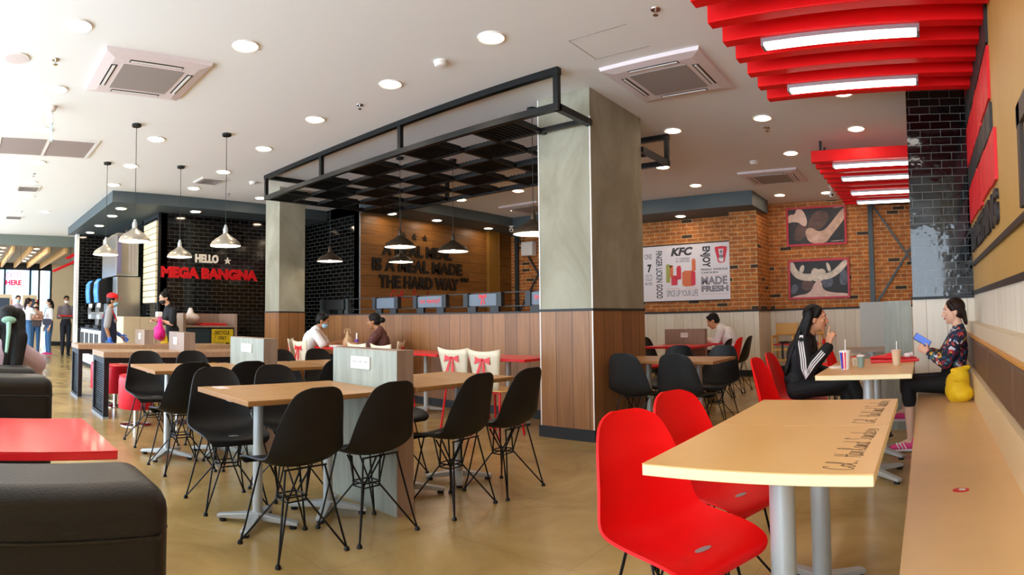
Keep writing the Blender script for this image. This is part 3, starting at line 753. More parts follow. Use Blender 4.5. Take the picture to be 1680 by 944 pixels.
for (x, w) in ((-2.7, 'beside the column'), (-2.16, 'at the right end')):
    cafe_table('cafe_table', (x, 5.5, 0), .53, .66, m_oak, m_oak_e, 'oak topped table behind the two black chairs ' + w, 'oak tables by the column', base_r=.24)
divider((-3.12, 2.43, 0), .67, .98, .13, 0, 'tall pale wood grain divider with sockets in the near oak table row', (-.02, .89, .2, .08))
divider((-4.84, 2.45, 0), .66, 1.0, .13, 0, 'grey wood grain divider with sockets through the second oak tables', (.02, .91, .2, .075))
b1 = [(-.475, 1.905, 'near'), (-.475, 2.57, 'second')]
sigt = []
for i, (x, y, w) in enumerate(((-.475, 1.9, 'nearest the viewer, signature across its right side'), (-.475, 2.56, 'second from the viewer, signature across its right side'))):
    sigt.append(cafe_table('cafe_table', (x, y, 0), .65, .655, m_birch, m_birch_e, 'birch table ' + w, 'signed birch tables', th=.034, leg_r=.041, base_r=.22))
for i, (x, y, w) in enumerate(((-.43, 4.32, 'carrying the paper cups between the two women'), (-.43, 4.98, 'with the red tray between the two women'))):
    cafe_table('cafe_table', (x, y, 0), .64, .655, m_birch, m_birch_e, 'birch table ' + w, 'signed birch tables', th=.034, leg_r=.04, base_r=.3)
# red tables
rtabs = [(-7.42, 5.3, .95, .55, 'between the two diners'), (-5.68, 5.3, .95, .55, 'behind the pair of plain topped bow chairs'), (-4.25, 5.2, .9, .6, 'against the column')]
for x, y, sx, sy, w in rtabs:
    cafe_table('cafe_table', (x, y, 0), sx, sy, m_red_lam, m_red_lam, 'red table along the half wall ' + w, 'red tables along the half wall')
cafe_table('cafe_table', (-3.42, 7.95, 0), .75, .7, m_red_lam, m_red_lam, 'red topped table before the poster, nearer the oak table', 'far red tables')
cafe_table('cafe_table', (-3.42, 8.85, 0), .75, .7, m_red_lam, m_red_lam, 'red topped table before the poster, where the man in white sits', 'far red tables')
divider((-3.5, 8.4, 0), .64, .97, .1, .0, 'brown wood grain divider with a small socket plate on the far red tables', (.0, .88, .12, .07), m_lam_brown)
cafe_table('cafe_table', (-2.17, .1, 0), .6, .76, m_red_lam, m_red_lam, 'red topped table between the two black sofas', 'red sofa tables')
cafe_table('cafe_table', (-.62, 6.75, 0), .6, .5, m_lam_brown, m_lam_brown, 'small greybrown table before the grey partition', 'small tables', base_r=.24)

# sofas
def sofa(loc, rz, label, w=1.4):
    t = thing('booth_sofa', label, 'sofa', loc, rz, 'black booth sofas')
    b = MB().box(-w / 2, w / 2, -.12, .12, .1, .872); o = b.build('backrest', m_leather, t, bevel=.05); o.modifiers['edge'].segments = 5
    b = MB().box(-w / 2 + .002, w / 2 - .002, -.118, .118, .79, .794)
    b = MB()
    zs = .785
    pts = [(-w / 2 - .001, -.07, zs), (-w / 2 + .03, -.122, zs), (w / 2 - .03, -.122, zs), (w / 2 + .001, -.07, zs), (w / 2 + .001, .07, zs), (w / 2 - .03, .122, zs), (-w / 2 + .03, .122, zs), (-w / 2 - .001, .07, zs), (-w / 2 - .001, -.07, zs)]
    b.tube(pts, .004, 6); b.build('piping', m_leather, t)
    b = MB().box(-w / 2 + .02, w / 2 - .02, .12, .58, .28, .45); o = b.build('seat_cushion', m_leather, t, bevel=.035)
    MB().box(-w / 2 + .03, w / 2 - .03, -.09, .54, .06, .28).build('plinth', m_black, t, smooth=False)
    for sx in (-1, 1):
        for y in (-.06, .5): MB().lathe([(.02, 0), (.025, .06)], (sx * (w / 2 - .08), y, 0), n=12).build('leg', m_alul, t)
    return t
# local +y is the sitting side
sofa((-1.15, -.33, 0), PI / 2, 'black leatherette booth sofa nearest the viewer, seen from behind')
sofa((-3.0, -.28, 0), -PI / 2, 'black leatherette booth sofa across the red table')
sofa((-3.5, -.3, 0), PI / 2, 'black leatherette booth sofa where the girl in pink sits')

# long counters with slatted ends
def counter(y0, x0, x1, y1, label):
    t = thing('counter_table', label, 'counter table', (x0, y0, 0), 0, 'long counter tables with slatted ends')
    W = x1 - x0; L = y1 - y0
    MB().box(0, W, 0, L, .695, .76).build('tabletop', m_counter, t, bevel=.002)
    for yy in (0.01, L - .07):
        e = MB().frame(.01, W - .01, yy, yy + .06, 0, .69, .055, 'y').build('end_frame', m_black, t, smooth=False)
        b = MB()
        for k in range(22): z = .07 + k * .026; b.box(.06, W - .06, yy + .02, yy + .034, z, z + .012)
        b.build('slat', m_blackmetal, e, smooth=False)
        MB().box(.06, W - .06, yy + .036, yy + .045, .055, .64).build('backing_panel', m_black, e, smooth=False)
        MB().box(0, W, yy - .005, yy + .065, 0, .02).build('kick_plate', m_alu, t, smooth=False)
    MB().box(.02, W - .02, .06, L - .06, .63, .69).build('apron', m_black, t, smooth=False)
    return t
counter(1.56, -7.45, -6.82, 3.5, 'long walnut topped counter table with black slatted end, nearer of two')
counter(1.58, -9.1, -8.54, 4.0, 'long walnut topped counter table with black slatted end, farther of two')
divider((-7.13, 2.62, 0), .55, .99, .14, .76, 'brown box divider with a socket plate on the nearer counter table', (-.02, .88, .13, .09), m_lam_brown)
divider((-8.82, 2.64, 0), .5, .98, .14, .76, 'brown box divider with a socket plate on the farther counter table', (.02, .88, .11, .09), m_lam_brown)
def stool(x, y, label):
    t = thing('drum_stool', label, 'stool', (x, y, 0), 0, 'red drum stools')
    MB().lathe([(.16, .175), (.185, .18), (.195, .2), (.195, .49), (.188, .515)], n=32).build('seat', m_redleather, t)
    MB().lathe([(.188, .515), (.19, .53), (.17, .54), (.001, .545)], n=32).build('seat_top', m_redleather, t)
    MB().lathe([(.028, .02), (.028, .18)], n=16).build('column', m_chrome, t)
    MB().lathe([(.17, 0), (.17, .008), (.06, .02), (.03, .03)], n=32).build('base', m_chrome, t)
    return t
s0 = stool(-6.42, 1.84, 'red drum stool nearest, right behind the black chair')
for x, y, w in ((-6.45, 2.33, 'second on the near side of the nearer counter table'), (-7.8, 1.95, 'between the two counter tables at their open end'), (-7.8, 2.45, 'between the two counter tables, second in'), (-8.22, 1.9, 'left, touching the slatted end panel'), (-6.45, 2.85, 'third on the near side of the nearer counter table')):
    copy_tree(s0, loc=(x, y, 0), label='red drum stool ' + w)

# cream chairs with bow emblems
def bow_shape(s=1.0):
    return [[(-.005, -.01), (-.1, -.045), (-.095, .005), (-.1, .05), (-.02, .022), (0, .014), (.02, .022), (.1, .05), (.095, .005), (.1, -.045), (.005, -.01)],
            [(-.02, 0), (-.004, 0), (-.022, -.18), (-.062, -.17)], [(.004, 0), (.02, 0), (.072, -.16), (.035, -.18)]]
def bow_chair(x, y, face, label):
    t = thing('bow_chair', label, 'chair', (x, y, 0), -R(face), 'cream chairs with red bows')
    vs = []; n = 11
    for i, (z, w, yy) in enumerate(((.46, .15, -.17), (.56, .165, -.19), (.70, .185, -.21), (.80, .205, -.225), (.86, .215, -.235))):
        for k in range(n):
            u = -1 + 2 * k / (n - 1); dz = (.012 * (u * u) * (i == 4)) - (.015 * (1 - u * u)) * (i == 4)
            vs.append((w * u, yy + .03 * u * u, z + dz))
    fs = [(i * n + k, i * n + k + 1, (i + 1) * n + k + 1, (i + 1) * n + k) for i in range(4) for k in range(n - 1)]
    b = MB().add(vs, fs); o = b.build('backrest', m_cream, t); s = o.modifiers.new('t', 'SOLIDIFY'); s.thickness = .012; s.offset = 0
    e = MB()
    for p in bow_shape(): e.prism([(-a, c) for a, c in p][::-1], (0, -.222, .765), (1, 0, 0), (0, .13, .99), (0, -.006, 0))
    e.ell((0, -.231, .768), (.014, .008, .014)); e.build('bow_emblem', mat('red_paint', '#d8121c', .4), t, smooth=False)
    b = MB(); b.add([(-.19, -.17, .455), (.19, -.17, .455), (.21, .2, .455), (-.21, .2, .455), (-.19, -.17, .468), (.19, -.17, .468), (.21, .2, .468), (-.21, .2, .468)],
          [(0, 3, 2, 1), (4, 5, 6, 7), (0, 1, 5, 4), (1, 2, 6, 5), (2, 3, 7, 6), (3, 0, 4, 7)])
    b.build('seat', m_birch, t, bevel=.006)
    for sx in (-1, 1):
        for sy in (-1, 1): MB().tube([(sx * .15, sy * .14, .455), (sx * .19, sy * .19, 0)], .012, 8).build('leg', MATS['red_paint'], t)
    for sy in (-1, 1): MB().tube([(-.15, .14 * sy, .44), (.15, .14 * sy, .44)], .01, 8).build('seat_rail', MATS['red_paint'], t)
    return t
bc = bow_chair(-8.45, 4.55, 6, 'cream chair with red bow behind the man in white, left one')
for x, w in ((-7.45, 'right beside the man in the white shirt'), (-6.25, 'showing above the near divider, left of two'), (-5.76, 'showing above the near divider, right of two')):
    copy_tree(bc, loc=(x, 4.72 if x < -7 else 4.84, 0), rz=-R(3), label='cream chair with red bow ' + w)
copy_tree(bc, loc=(-4.48, 4.76, 0), rz=-R(-2), label='cream chair with big red bow, left of the pair near the big column')
copy_tree(bc, loc=(-3.99, 4.7, 0), rz=-R(0), label='cream chair with big red bow, right of the pair near the big column')

# bench along the right wall
t = thing('built_in_bench', 'long pale bench built along the ochre wall with brown padded back', 'bench', (0, 0, 0))
MB().box(-.10, .36, -.6, 5.945, .415, .45).build('seat', mat('bench_laminate', '#dcb27c', .33, noise=.05, nscale=3), t, bevel=.006)
MB().box(-.07, .36, -.6, 5.945, 0, .415).build('front_panel', m_beige, t, smooth=False)
MB().box(.34, XR - .002, -.6, 5.945, .45, .66).build('back_board', mat('bench_board', '#e3c89c', .4), t, smooth=False)
ys = [-.6 + 1.09 * k for k in range(7)]
for a, c in zip(ys, ys[1:]):
    MB().box(.365, XR - .002, a + .006, c - .006, .662, .915).build('back_cushion', mat('brown_leatherette', '#6a4c38', .45, bump=.1, bscale=150), t, bevel=.02)
MB().box(.36, XR - .002, -.6, 5.945, .917, .935).build('wood_ledge', mat('honey_wood_edge', '#c98a3a', .4), t, bevel=.003)
MB().box(.385, XR - .002, -.6, 5.945, .935, 1.03).build('upper_board', mat('pale_birch_board', '#d6c3a4', .45), t, smooth=False)
tag(MB().lathe([(.028, 0), (.028, .001), (.0001, .0012)], (.11, 2.42, .4502), n=24, sx=1.2).build('round_sticker', m_text_red), 'small round red and white sticker on the bench seat', 'sticker')
o = MB().lathe([(.015, 0), (.0001, .0003)], (.115, 2.425, .4516), n=20).build('sticker_face', m_white)
o.parent = bpy.data.objects['round_sticker']

# ================================================================== WALL DECOR AND WRITING
# greeting on the tiled wall (faces +X; reads towards +Y)
def wall_text(name, s, x, ya, yb, z0, z1, m, label, depth=.03, offset=.03, cat='lettering', shear=0, parent=None, face=1):
    # text on a wall facing +X
    o = lettering(name, s, (x, ya, z0), (0, 1, 0), (0, 0, 1), yb - ya, z1 - z0, depth, m, parent, offset, shear)
    if label: tag(o, label, cat)
    return o
m_word_w = mat('cream_lettering', '#e9dfcc', .5)
wall_text('greeting_lettering', 'HELLO', -11.098, 4.33, 4.82, 2.25, 2.42, m_word_w, 'cream raised word HELLO on the black tiled wall', offset=.05)
wall_text('place_lettering', 'MEGA BANGNA', -11.098, 3.62, 5.69, 1.93, 2.15, m_text_red, 'red raised words MEGA BANGNA on the black tiled wall', offset=.07)
o = MB().prism(star_poly(.075), (-11.098, 5.02, 2.31), (0, 1, 0), (0, 0, 1), (.03, 0, 0)).build('star_sign', m_word_w, smooth=False); tag(o, 'small cream star beside the word HELLO', 'star')
# slogan on the wood wall
for nm, s, ya, yb, z0, z1, lb in (('slogan_lettering', 'A MEAL MEAL', 7.42, 9.34, 2.42, 2.66, 'first line of the black slogan, reading A MEAL MEAL'), ('slogan_lettering', 'IS A MEAL MADE', 7.18, 9.66, 2.1, 2.36, 'second line of the black slogan, reading IS A MEAL MADE'),
                                  ('slogan_lettering', 'THE HARD WAY', 7.34, 9.55, 1.77, 2.03, 'third line of the black slogan, reading THE HARD WAY')):
    o = wall_text(nm, s, -9.198, ya, yb, z0, z1, m_text_blk, lb, offset=.04); o['group'] = 'slogan lines on the wood wall'
o = wall_text('quote_mark_lettering', "''", -9.198, 9.62, 9.86, 1.97, 2.06, m_text_blk, 'closing quotation marks after the slogan')
for k, w in ((7.98, 'left'), (8.27, 'middle'), (8.56, 'right')):
    o = MB().prism(star_poly(.075), (-9.198, k, 2.83), (0, 1, 0), (0, 0, 1), (.02, 0, 0)).build('star_sign', m_text_blk, smooth=False); tag(o, w + ' of three small black stars above the slogan', 'star', 'stars above the slogan')
o = MB().prism(star_poly(.06), (-9.198, 7.75, 1.45), (0, 1, 0), (0, 0, 1), (.02, 0, 0)).build('star_sign', m_text_blk, smooth=False); tag(o, 'small black star low under the red signature', 'star')
# cursive strokes: each letter in a unit box, drawn with round pen
CUR = {'C': [[(.9, .85), (.7, 1), (.35, .9), (.1, .5), (.2, .1), (.55, 0), (.95, .2)]], 'o': [[(.5, .45), (.2, .3), (.25, .03), (.6, .05), (.7, .35), (.45, .47), (.9, .4)]],
       'l': [[(0, .1), (.5, .6), (.55, 1), (.3, .95), (.3, .2), (.5, 0), (.8, .1)]], '.': [[(.3, 0), (.42, .06), (.3, .06)]], 'H': [[(.1, .0), (.25, .95)], [(.0, .5), (.9, .55)], [(.75, 1), (.65, 0), (.95, .1)]],
       'a': [[(.8, .42), (.4, .48), (.1, .2), (.3, 0), (.65, .15), (.75, .42), (.7, .05), (.95, .05)]], 'r': [[(0, .1), (.2, .45), (.45, .4), (.35, .05), (.6, 0)]], 'n': [[(0, .05), (.15, .45), (.15, 0), (.45, .45), (.6, .3), (.6, 0), (.9, .1)]],
       'd': [[(.7, .4), (.3, .48), (.1, .15), (.4, 0), (.7, .3), (.85, 1.05), (.7, .1), (.95, .05)]], ' ': [], 'S': [[(.8, .9), (.5, 1.1), (.25, .8), (.6, .5), (.55, .1), (.1, .05)]], 'e': [[(0, .15), (.5, .3), (.45, .48), (.2, .35), (.25, .05), (.8, .1)]], 's': [[(0, .1), (.35, .45), (.5, .1), (.15, 0)]]}
def script(mb, s, origin, right, upv, w, h, r):
    origin = Vector(origin); right = Vector(right).normalized(); upv = Vector(upv).normalized(); adv = w / len(s); x = 0
    for ch in s:
        cw = adv
        for st in CUR.get(ch, []):
            # smooth the stroke
            P = st
            pts = []
            for i in range(len(P) - 1):
                p0 = P[max(i - 1, 0)]; p1 = P[i]; p2 = P[i + 1]; p3 = P[min(i + 2, len(P) - 1)]
                for q in range(4):
                    t = q / 4; f = lambda a, b, c, d: .5 * ((2 * b) + (-a + c) * t + (2 * a - 5 * b + 4 * c - d) * t * t + (-a + 3 * b - 3 * c + d) * t ** 3)
                    pts.append((f(p0[0], p1[0], p2[0], p3[0]), f(p0[1], p1[1], p2[1], p3[1])))
            pts.append(P[-1])
            mb.tube([origin + right * (x + (a * 1.15 + b * .25) * cw) + upv * b * h for a, b in pts], r, 5)
        x += adv
    return mb
o = script(MB(), 'Col. Sanders', (-9.19, 7.62, 1.56), (0, 1, 0), (0, .12, 1), 1.3, .17, .012).build('signature_lettering', mat('crimson_paint', '#c01525', .5)); tag(o, 'crimson handwritten signature under the slogan', 'signature')
for i, tb in enumerate(sigt):
    o = script(MB(), 'Col. Harland Sanders', (.265, -.29, .7505), (.05, 1, 0), (-1, .05, 0), .57, .085, .0024).build('signature_mark', mat('burnt_brown_ink', '#4a2c12', .6), tb)
    for v in o.data.vertices: v.co.z = .7502 + (v.co.z - .7505) * .15

# kitchen menu strips
t = thing('menu_board', 'tall cream menu board of stacked slats beside the black tiled greeting wall', 'menu board', (0, 0, 0))
for k in range(13):
    z = 1.45 + k * .122
    MB().box(-11.92, -11.1, 3.52, 3.56, z, z + .108).build('menu_slat', mat('cream_panel', '#efdcb2', .5), t, smooth=False)
MB().box(-11.95, -11.12, 3.56, 3.598, 1.42, 3.06).build('backing', m_black, t, smooth=False)

# framed poster
YW = 11.385
t = thing('framed_poster', 'large white poster of food slogans and jars on the brick wall', 'poster', (-3.76, YW, 1.47))
PW, PH = 2.1, 1.14      # local x runs left (negative) from the right edge
MB().box(-PW, 0, -.02, 0, 0, PH).build('poster_sheet', mat('poster_white', '#e9e2e6', .5), t, smooth=False)
MB().frame(-PW - .015, .015, -.03, 0, -.015, PH + .015, .018, 'y').build('poster_frame', m_dark, t, smooth=False)
m_ptxt = mat('poster_dark_ink', '#3c3a40', .6); m_pgrey = mat('poster_grey_ink', '#8d8690', .6); m_pred = mat('poster_red_ink', '#d8213a', .5); m_por = mat('poster_orange_ink', '#d86a35', .5); m_pgr = mat('poster_green_ink', '#a3a34a', .5)
def pt(s, x0, x1, z0, z1, m=None, rot=False, off=.02, shear=0):
    # x as fraction of visible crop: 0 at x=-1.87 (column edge) .. 1 right edge; z fraction from bottom
    X0_, X1_ = -1.87 + x0 * 1.87, -1.87 + x1 * 1.87; Z0_, Z1_ = z0 * PH, z1 * PH
    if rot: lettering('printed_word', s, (X0_, -.0202, Z1_), (0, 0, -1), (1, 0, 0), Z1_ - Z0_, X1_ - X0_, .002, m or m_ptxt, t, off)
    else: lettering('printed_word', s, (X0_, -.0202, Z0_), (1, 0, 0), (0, 0, 1), X1_ - X0_, Z1_ - Z0_, .002, m or m_ptxt, t, off, shear)
pt('KFC', .32, .58, .80, .95, off=.05, shear=.25)
pt('11 HERBS', .38, .54, .73, .765, m_pgrey); pt('& SPICES', .38, .54, .685, .72, m_pgrey)
pt('FINGER LICKIN GOOD', .14, .215, .05, .91, m_ptxt, True)
pt('ENJOY', .665, .78, .57, .94, m_ptxt, True, .04)
pt('FRESH WHOLE', .67, .97, .515, .55, m_ptxt); pt('CHICKEN', .67, .86, .46, .495, m_ptxt)
pt('MADE', .67, .965, .265, .41, m_pgrey, off=.04); pt('FRESH', .67, .975, .14, .25, m_pgrey, off=.06)
pt('SPICE UP YOUR LIFE', .265, .63, .08, .19, m_pgrey, off=.01)
pt('7', .035, .085, .53, .68, m_ptxt, off=.06); pt('ONS', .0, .09, .77, .87, m_pgrey); pt('OLD', .005, .09, .38, .5, m_pgrey, off=.0); pt('BITES', .005, .09, .3, .35, m_pgrey)
def flat(mb, poly, y=-.0215, th=.001):   # a printed patch: poly in poster fractions
    mb.prism([(-1.87 + a * 1.87, b * PH) for a, b in poly], (0, y, 0), (1, 0, 0), (0, 0, 1), (0, -th, 0)); return mb
def rect(a, b, c, d, r=.01): return [(a, c + r), (a + r, c), (b - r, c), (b, c + r), (b, d - r), (b - r, d), (a + r, d), (a, d - r)]
flat(flat(MB(), rect(.26, .31, .33, .66)), rect(.262, .33, .60, .64), y=-.0225).build('printed_jar', m_pgr, t, smooth=False)
flat(MB(), rect(.305, .345, .42, .64), y=-.0225).build('printed_jar', m_por, t, smooth=False)
flat(flat(MB(), rect(.32, .395, .28, .43)), rect(.325, .39, .43, .455), y=-.0225).build('printed_jar', m_pred, t, smooth=False)
flat(flat(MB(), rect(.385, .44, .38, .60)), rect(.39, .438, .60, .625), y=-.0225).build('printed_jar', m_pred, t, smooth=False)
flat(MB(), rect(.45, .60, .25, .53, .03), y=-.0228).build('printed_jar', m_por, t, smooth=False)
flat(MB(), rect(.555, .605, .26, .52, .02), y=-.0235).build('printed_jar', m_pred, t, smooth=False)
flat(flat(MB(), rect(.565, .61, .52, .72)), rect(.57, .605, .72, .74)).build('printed_jar', m_por, t, smooth=False)
b = MB()
for a in (.27, .48): flat(b, [(a, .213), (a + .15, .213), (a + .15, .218), (a, .218)])
flat(b, [(.67, .10), (.97, .10), (.97, .104), (.67, .104)]); flat(b, [(.67, .425), (.97, .425), (.97, .429), (.67, .429)]); b.build('printed_rule', m_por, t, smooth=False)
# bucket emblem
b = MB()
flat(b, [(.825, .9), (.84, .92), (.9, .93), (.96, .92), (.975, .9), (.96, .885), (.9, .878), (.84, .885)])
flat(b, [(.83, .885), (.85, .885), (.88, .66), (.92, .655), (.92, .64), (.875, .64), (.865, .66)]); flat(b, [(.97, .885), (.95, .885), (.925, .66), (.92, .64), (.94, .65)])
flat(b, [(.85, .885), (.872, .885), (.885, .73), (.87, .73)]); flat(b, [(.95, .885), (.928, .885), (.92, .73), (.935, .73)])
b.build('bucket_emblem', m_pred, t, smooth=False)
b = MB(); flat(b, [(.895, .86), (.915, .86), (.918, .83), (.912, .80), (.9, .79), (.89, .81), (.888, .84)]); flat(b, [(.885, .78), (.925, .78), (.93, .72), (.88, .72)]); b.build('emblem_portrait', m_pgrey, t, smooth=False)

# two framed photographs
def photo(name_label, x0, x1, z0, z1, shapes):
    t = thing('framed_photograph', name_label, 'picture', (x0, 11.885, z0), 0, 'red framed photographs on the brick')
    w, h = x1 - x0, z1 - z0
    MB().frame(-.02, w + .02, -.035, 0, -.02, h + .02, .04, 'y').build('red_frame', mat('red_picture_frame', '#c0122a', .4), t, smooth=False)
    MB().box(0, w, -.015, 0, 0, h).build('photo_print', mat('photo_charcoal', '#2a2526', .5, noise=.5, nscale=5), t, smooth=False)
    for i, (poly, m) in enumerate(shapes):
        # soften the outline
        P = poly; Q = []
        n = len(P)
        for k in range(n):
            a, b = P[k], P[(k + 1) % n]; Q += [(a[0] * .75 + b[0] * .25, a[1] * .75 + b[1] * .25), (a[0] * .25 + b[0] * .75, a[1] * .25 + b[1] * .75)]
        n = len(Q); Q2 = []
        for k in range(n):
            a, b = Q[k], Q[(k + 1) % n]; Q2 += [(a[0] * .75 + b[0] * .25, a[1] * .75 + b[1] * .25), (a[0] * .25 + b[0] * .75, a[1] * .25 + b[1] * .75)]
        MB().prism([(u * w, v * h) for u, v in Q2], (0, -.0155 - .0006 * i, 0), (1, 0, 0), (0, 0, 1), (0, -.0004, 0)).build('printed_figure', m, t, smooth=False)
m_ph1 = mat('photo_skin', '#c9a38c', .5, noise=.25, nscale=7); m_ph2 = mat('photo_flour', '#d6c6b4', .5, noise=.3, nscale=9); m_ph3 = mat('photo_brown', '#5d4138', .5, noise=.4, nscale=9); m_ph4 = mat('photo_slate', '#5a5d6c', .5, noise=.4, nscale=7); m_ph5 = mat('photo_pale', '#d8b7a8', .5, noise=.15, nscale=8)
photo('upper red framed photograph of two hands working dough', -2.7, -1.53, 2.51, 3.25, [
    ([(.1, .1), (.3, .15), (.36, .55), (.25, .62), (.14, .5)], m_ph3), ([(.33, .35), (.6, .4), (.75, .75), (.6, .95), (.4, .8)], m_ph3),
    ([(0, .6), (.02, .85), (.14, .83), (.16, 1), (.27, .97), (.35, .68), (.33, .5), (.26, .52), (.2, .62), (.08, .64)], m_ph5),
    ([(.33, .45), (.3, .3), (.38, .03), (.66, .02), (.74, .2), (.88, .45), (1, .68), (1, .95), (.93, .9), (.75, .55), (.62, .35), (.5, .36), (.43, .46)], m_ph1),
    ([(.4, .12), (.48, .26), (.58, .27), (.5, .08)], m_ph5), ([(.8, .95), (.97, .97), (.97, .985), (.8, .965)], m_ph2), ([(.74, .06), (.97, .075), (.97, .09), (.74, .075)], m_ph2)])
photo('lower red framed photograph of floured hands and arms', -2.69, -1.5, 1.45, 2.2, [
    ([(.2, .2), (.4, .2), (.42, .5), (.22, .5)], m_ph3), ([(.56, .25), (.75, .3), (.72, .6), (.56, .55)], m_ph4), ([(.84, .3), (.99, .32), (.97, .75), (.86, .7)], m_ph4), ([(.01, .1), (.12, .15), (.16, .35), (.04, .4)], m_ph4),
    ([(0, .97), (.02, .7), (.14, .5), (.36, .44), (.46, .5), (.46, .68), (.36, .64), (.2, .66), (.12, .78), (.08, .98)], m_ph2), ([(.16, .66), (.22, .64), (.27, .82), (.24, .9), (.19, .84)], m_ph2),
    ([(.36, .5), (.38, .74), (.44, .8), (.5, .74), (.57, .78), (.63, .68), (.6, .48), (.48, .4)], m_ph2), ([(.56, .46), (.72, .5), (.88, .66), (1, .88), (1, .99), (.92, .97), (.8, .78), (.7, .66), (.6, .64)], m_ph2), ([(.66, .66), (.72, .7), (.68, .9), (.62, .94)], m_ph2),
    ([(0, 0), (.1, .08), (.35, .12), (.44, .45), (.55, .45), (.56, .2), (.75, .12), (1, .1), (1, 0)], m_ph5)])

# crossed steel bracing on the bricks
def xbrace(label, x0, x1, z0, z1, y, cross_side=True, panel=None):
    t = thing('steel_cross_brace', label, 'steel bracing', (0, 0, 0), 0, 'crossed steel bracing on the brick walls')
    b = MB().box(x0, x0 + .09, y - .06, y, z0, z1)
    b.box(x0 + .09, x1, y - .05, y, z1 - .05, z1); b.build('upright', m_steelblue, t, smooth=False)
    def bar(p, q):
        p = Vector(p); q = Vector(q); d = (q - p).normalized(); n = Vector((0, 1, 0)).cross(d) * .02
        MB().add([p - n, q - n, q + n, p + n, p - n - V(0, .02, 0), q - n - V(0, .02, 0), q + n - V(0, .02, 0), p + n - V(0, .02, 0)], [(0, 1, 2, 3), (4, 7, 6, 5), (0, 4, 5, 1), (1, 5, 6, 2), (2, 6, 7, 3), (3, 7, 4, 0)]).build('diagonal_bar', m_steelblue, t, smooth=False)
    bar((x0 + .09, y - .02, z0), (x1, y - .02, z1 - .05)); bar((x0 + .09, y - .045, z1 - .05), (x1, y - .045, z0))
    if panel: MB().box(x0 + .09, x1, y + .005, y + .012, z0, z1 - .05).build('back_panel', panel, t, smooth=False)
m_steelblue = mat('slate_steel', '#3b4243', .4, .3)
xbrace('slate steel X bracing on the brick right of the photographs, partly behind the tiled pillar', -1.08, .3, 1.26, 3.28, 11.885)
xbrace('black steel X bracing on the brick left of the big column', -9.04, -7.75, 1.3, 3.15, 11.385)
struct('trim_11', MB().box(-9.2, -9.12, 10.5, 10.85, 0, 3.18).box(-9.13, -9.11, 10.84, 10.87, 0, 3.18), mat('gold_wood_panel', '#8d6426', .45))

# mural letters on the ochre wall
def mural(zl0, zr0, zl1, zr1, ya, yb, m, label, seed):
    """a row of slab letters: left end at ya (far), right end at yb (near)"""
    rnd = random.Random(seed); t = thing('mural_letter_row', label, 'lettering', (0, 0, 0), 0, 'rows of mural letters on the ochre wall')
    n = 7; L = (ya - yb) / n
    for k in range(n):
        y1 = ya - L * k - .015; y0 = ya - L * (k + 1) + .015; f = (k + .5) / n
        z0 = zl0 + (zr0 - zl0) * f + rnd.uniform(-.012, .012); z1 = zl1 + (zr1 - zl1) * f + rnd.uniform(-.012, .012)
        MB().box(XR - .02, XR - .0005, y0, y1, z0, z1).build('letter_block', m, t, smooth=False)
m_mred = mat('mural_red', '#dc1420', .5); m_mdark = mat('mural_dark', '#2f2b2c', .55)
mural(3.23, 3.23, 3.37, 3.37, 6.3, 4.12, m_mred, 'topmost red row of mural letters on the ochre wall', 1)
mural(2.93, 2.91, 3.2, 3.2, 6.0, 3.94, m_mdark, 'upper dark row of mural letters on the ochre wall', 2)
mural(2.54, 2.52, 2.9, 2.88, 5.94, 3.92, m_mred, 'middle red row of mural letters on the ochre wall', 3)
mural(2.32, 2.3, 2.51, 2.5, 5.9, 3.87, m_mdark, 'lower dark row of mural letters on the ochre wall', 4)
mural(1.97, 1.95, 2.29, 2.28, 5.86, 3.7, m_mred, 'lowest red row of mural letters on the ochre wall', 5)
o = lettering('mural_lettering', 'SOMETHING', (XR - .001, 5.8, 1.68), (0, -1, 0), (0, 0, 1), 2.1, .23, .02, m_mdark, None, .05); tag(o, 'dark word SOMETHING low on the ochre wall', 'lettering')
t = thing('mural_bracket', 'brown painted bracket shape running under the mural letters', 'mural line', (0, 0, 0))
MB().box(XR - .02, XR - .0005, 2.2, 5.8, 1.555, 1.59).build('line', m_trim, t, smooth=False)
MB().box(XR - .02, XR - .0005, 2.72, 2.8, 1.62, 2.1).box(XR - .02, XR - .0005, 2.5, 2.82, 2.0, 2.1).build('corner', m_trim, t, smooth=False)

# screens on the rail of the half wall
t = thing('wall_rail', 'thin black steel rail with uprights standing on the half wall', 'rail', (0, 0, 0))
b = MB().box(-8.84, CX0, 5.79, 5.805, 1.485, 1.497).box(-8.84, CX0, 5.79, 5.805, 1.315, 1.327); b.build('rail_bar', m_blackmetal, t, smooth=False)
for x in (-8.8, -8.08): MB().box(x - .05, x + .05, 5.77, 5.82, 1.252, 1.5).build('upright', m_steelblue, t, smooth=False)
def screen(x0, x1, label, s=None, bowem=False, dark=False):
    t = thing('rail_sign', label, 'sign', (x0, 5.76, 1.33), 0, 'signs on the half wall rail'); w = x1 - x0
    m = mat('grey_blue_sign_face', '#5f6b78', .4) if not dark else m_black
    MB().box(.07, w - .07, .0, .03, 0, .15).build('sign_face', m, t, smooth=False)
    for a in (0, w - .08): MB().box(a, a + .08, -.02, .05, -.01, .165).build('side_block', m_black, t, smooth=False)
    for a in (.06, w - .2): MB().box(a, a + .14, .0, .04, -.08, -.005).build('foot', m_black, t, smooth=False)
    if s: lettering('printed_word', s, (.13, -.001, .04), (1, 0, 0), (0, 0, 1), w - .26, .08, .002, MATS['red_paint'] if 'tasty' in s else m_text_blk, t, .01)
    if bowem:
        e = MB()
        for p in bow_shape(): e.prism(p, (w / 2, -.001, .12), (.6, 0, 0), (0, 0, .6), (0, -.002, 0))
        e.build('bow_emblem', MATS['red_paint'], t, smooth=False)
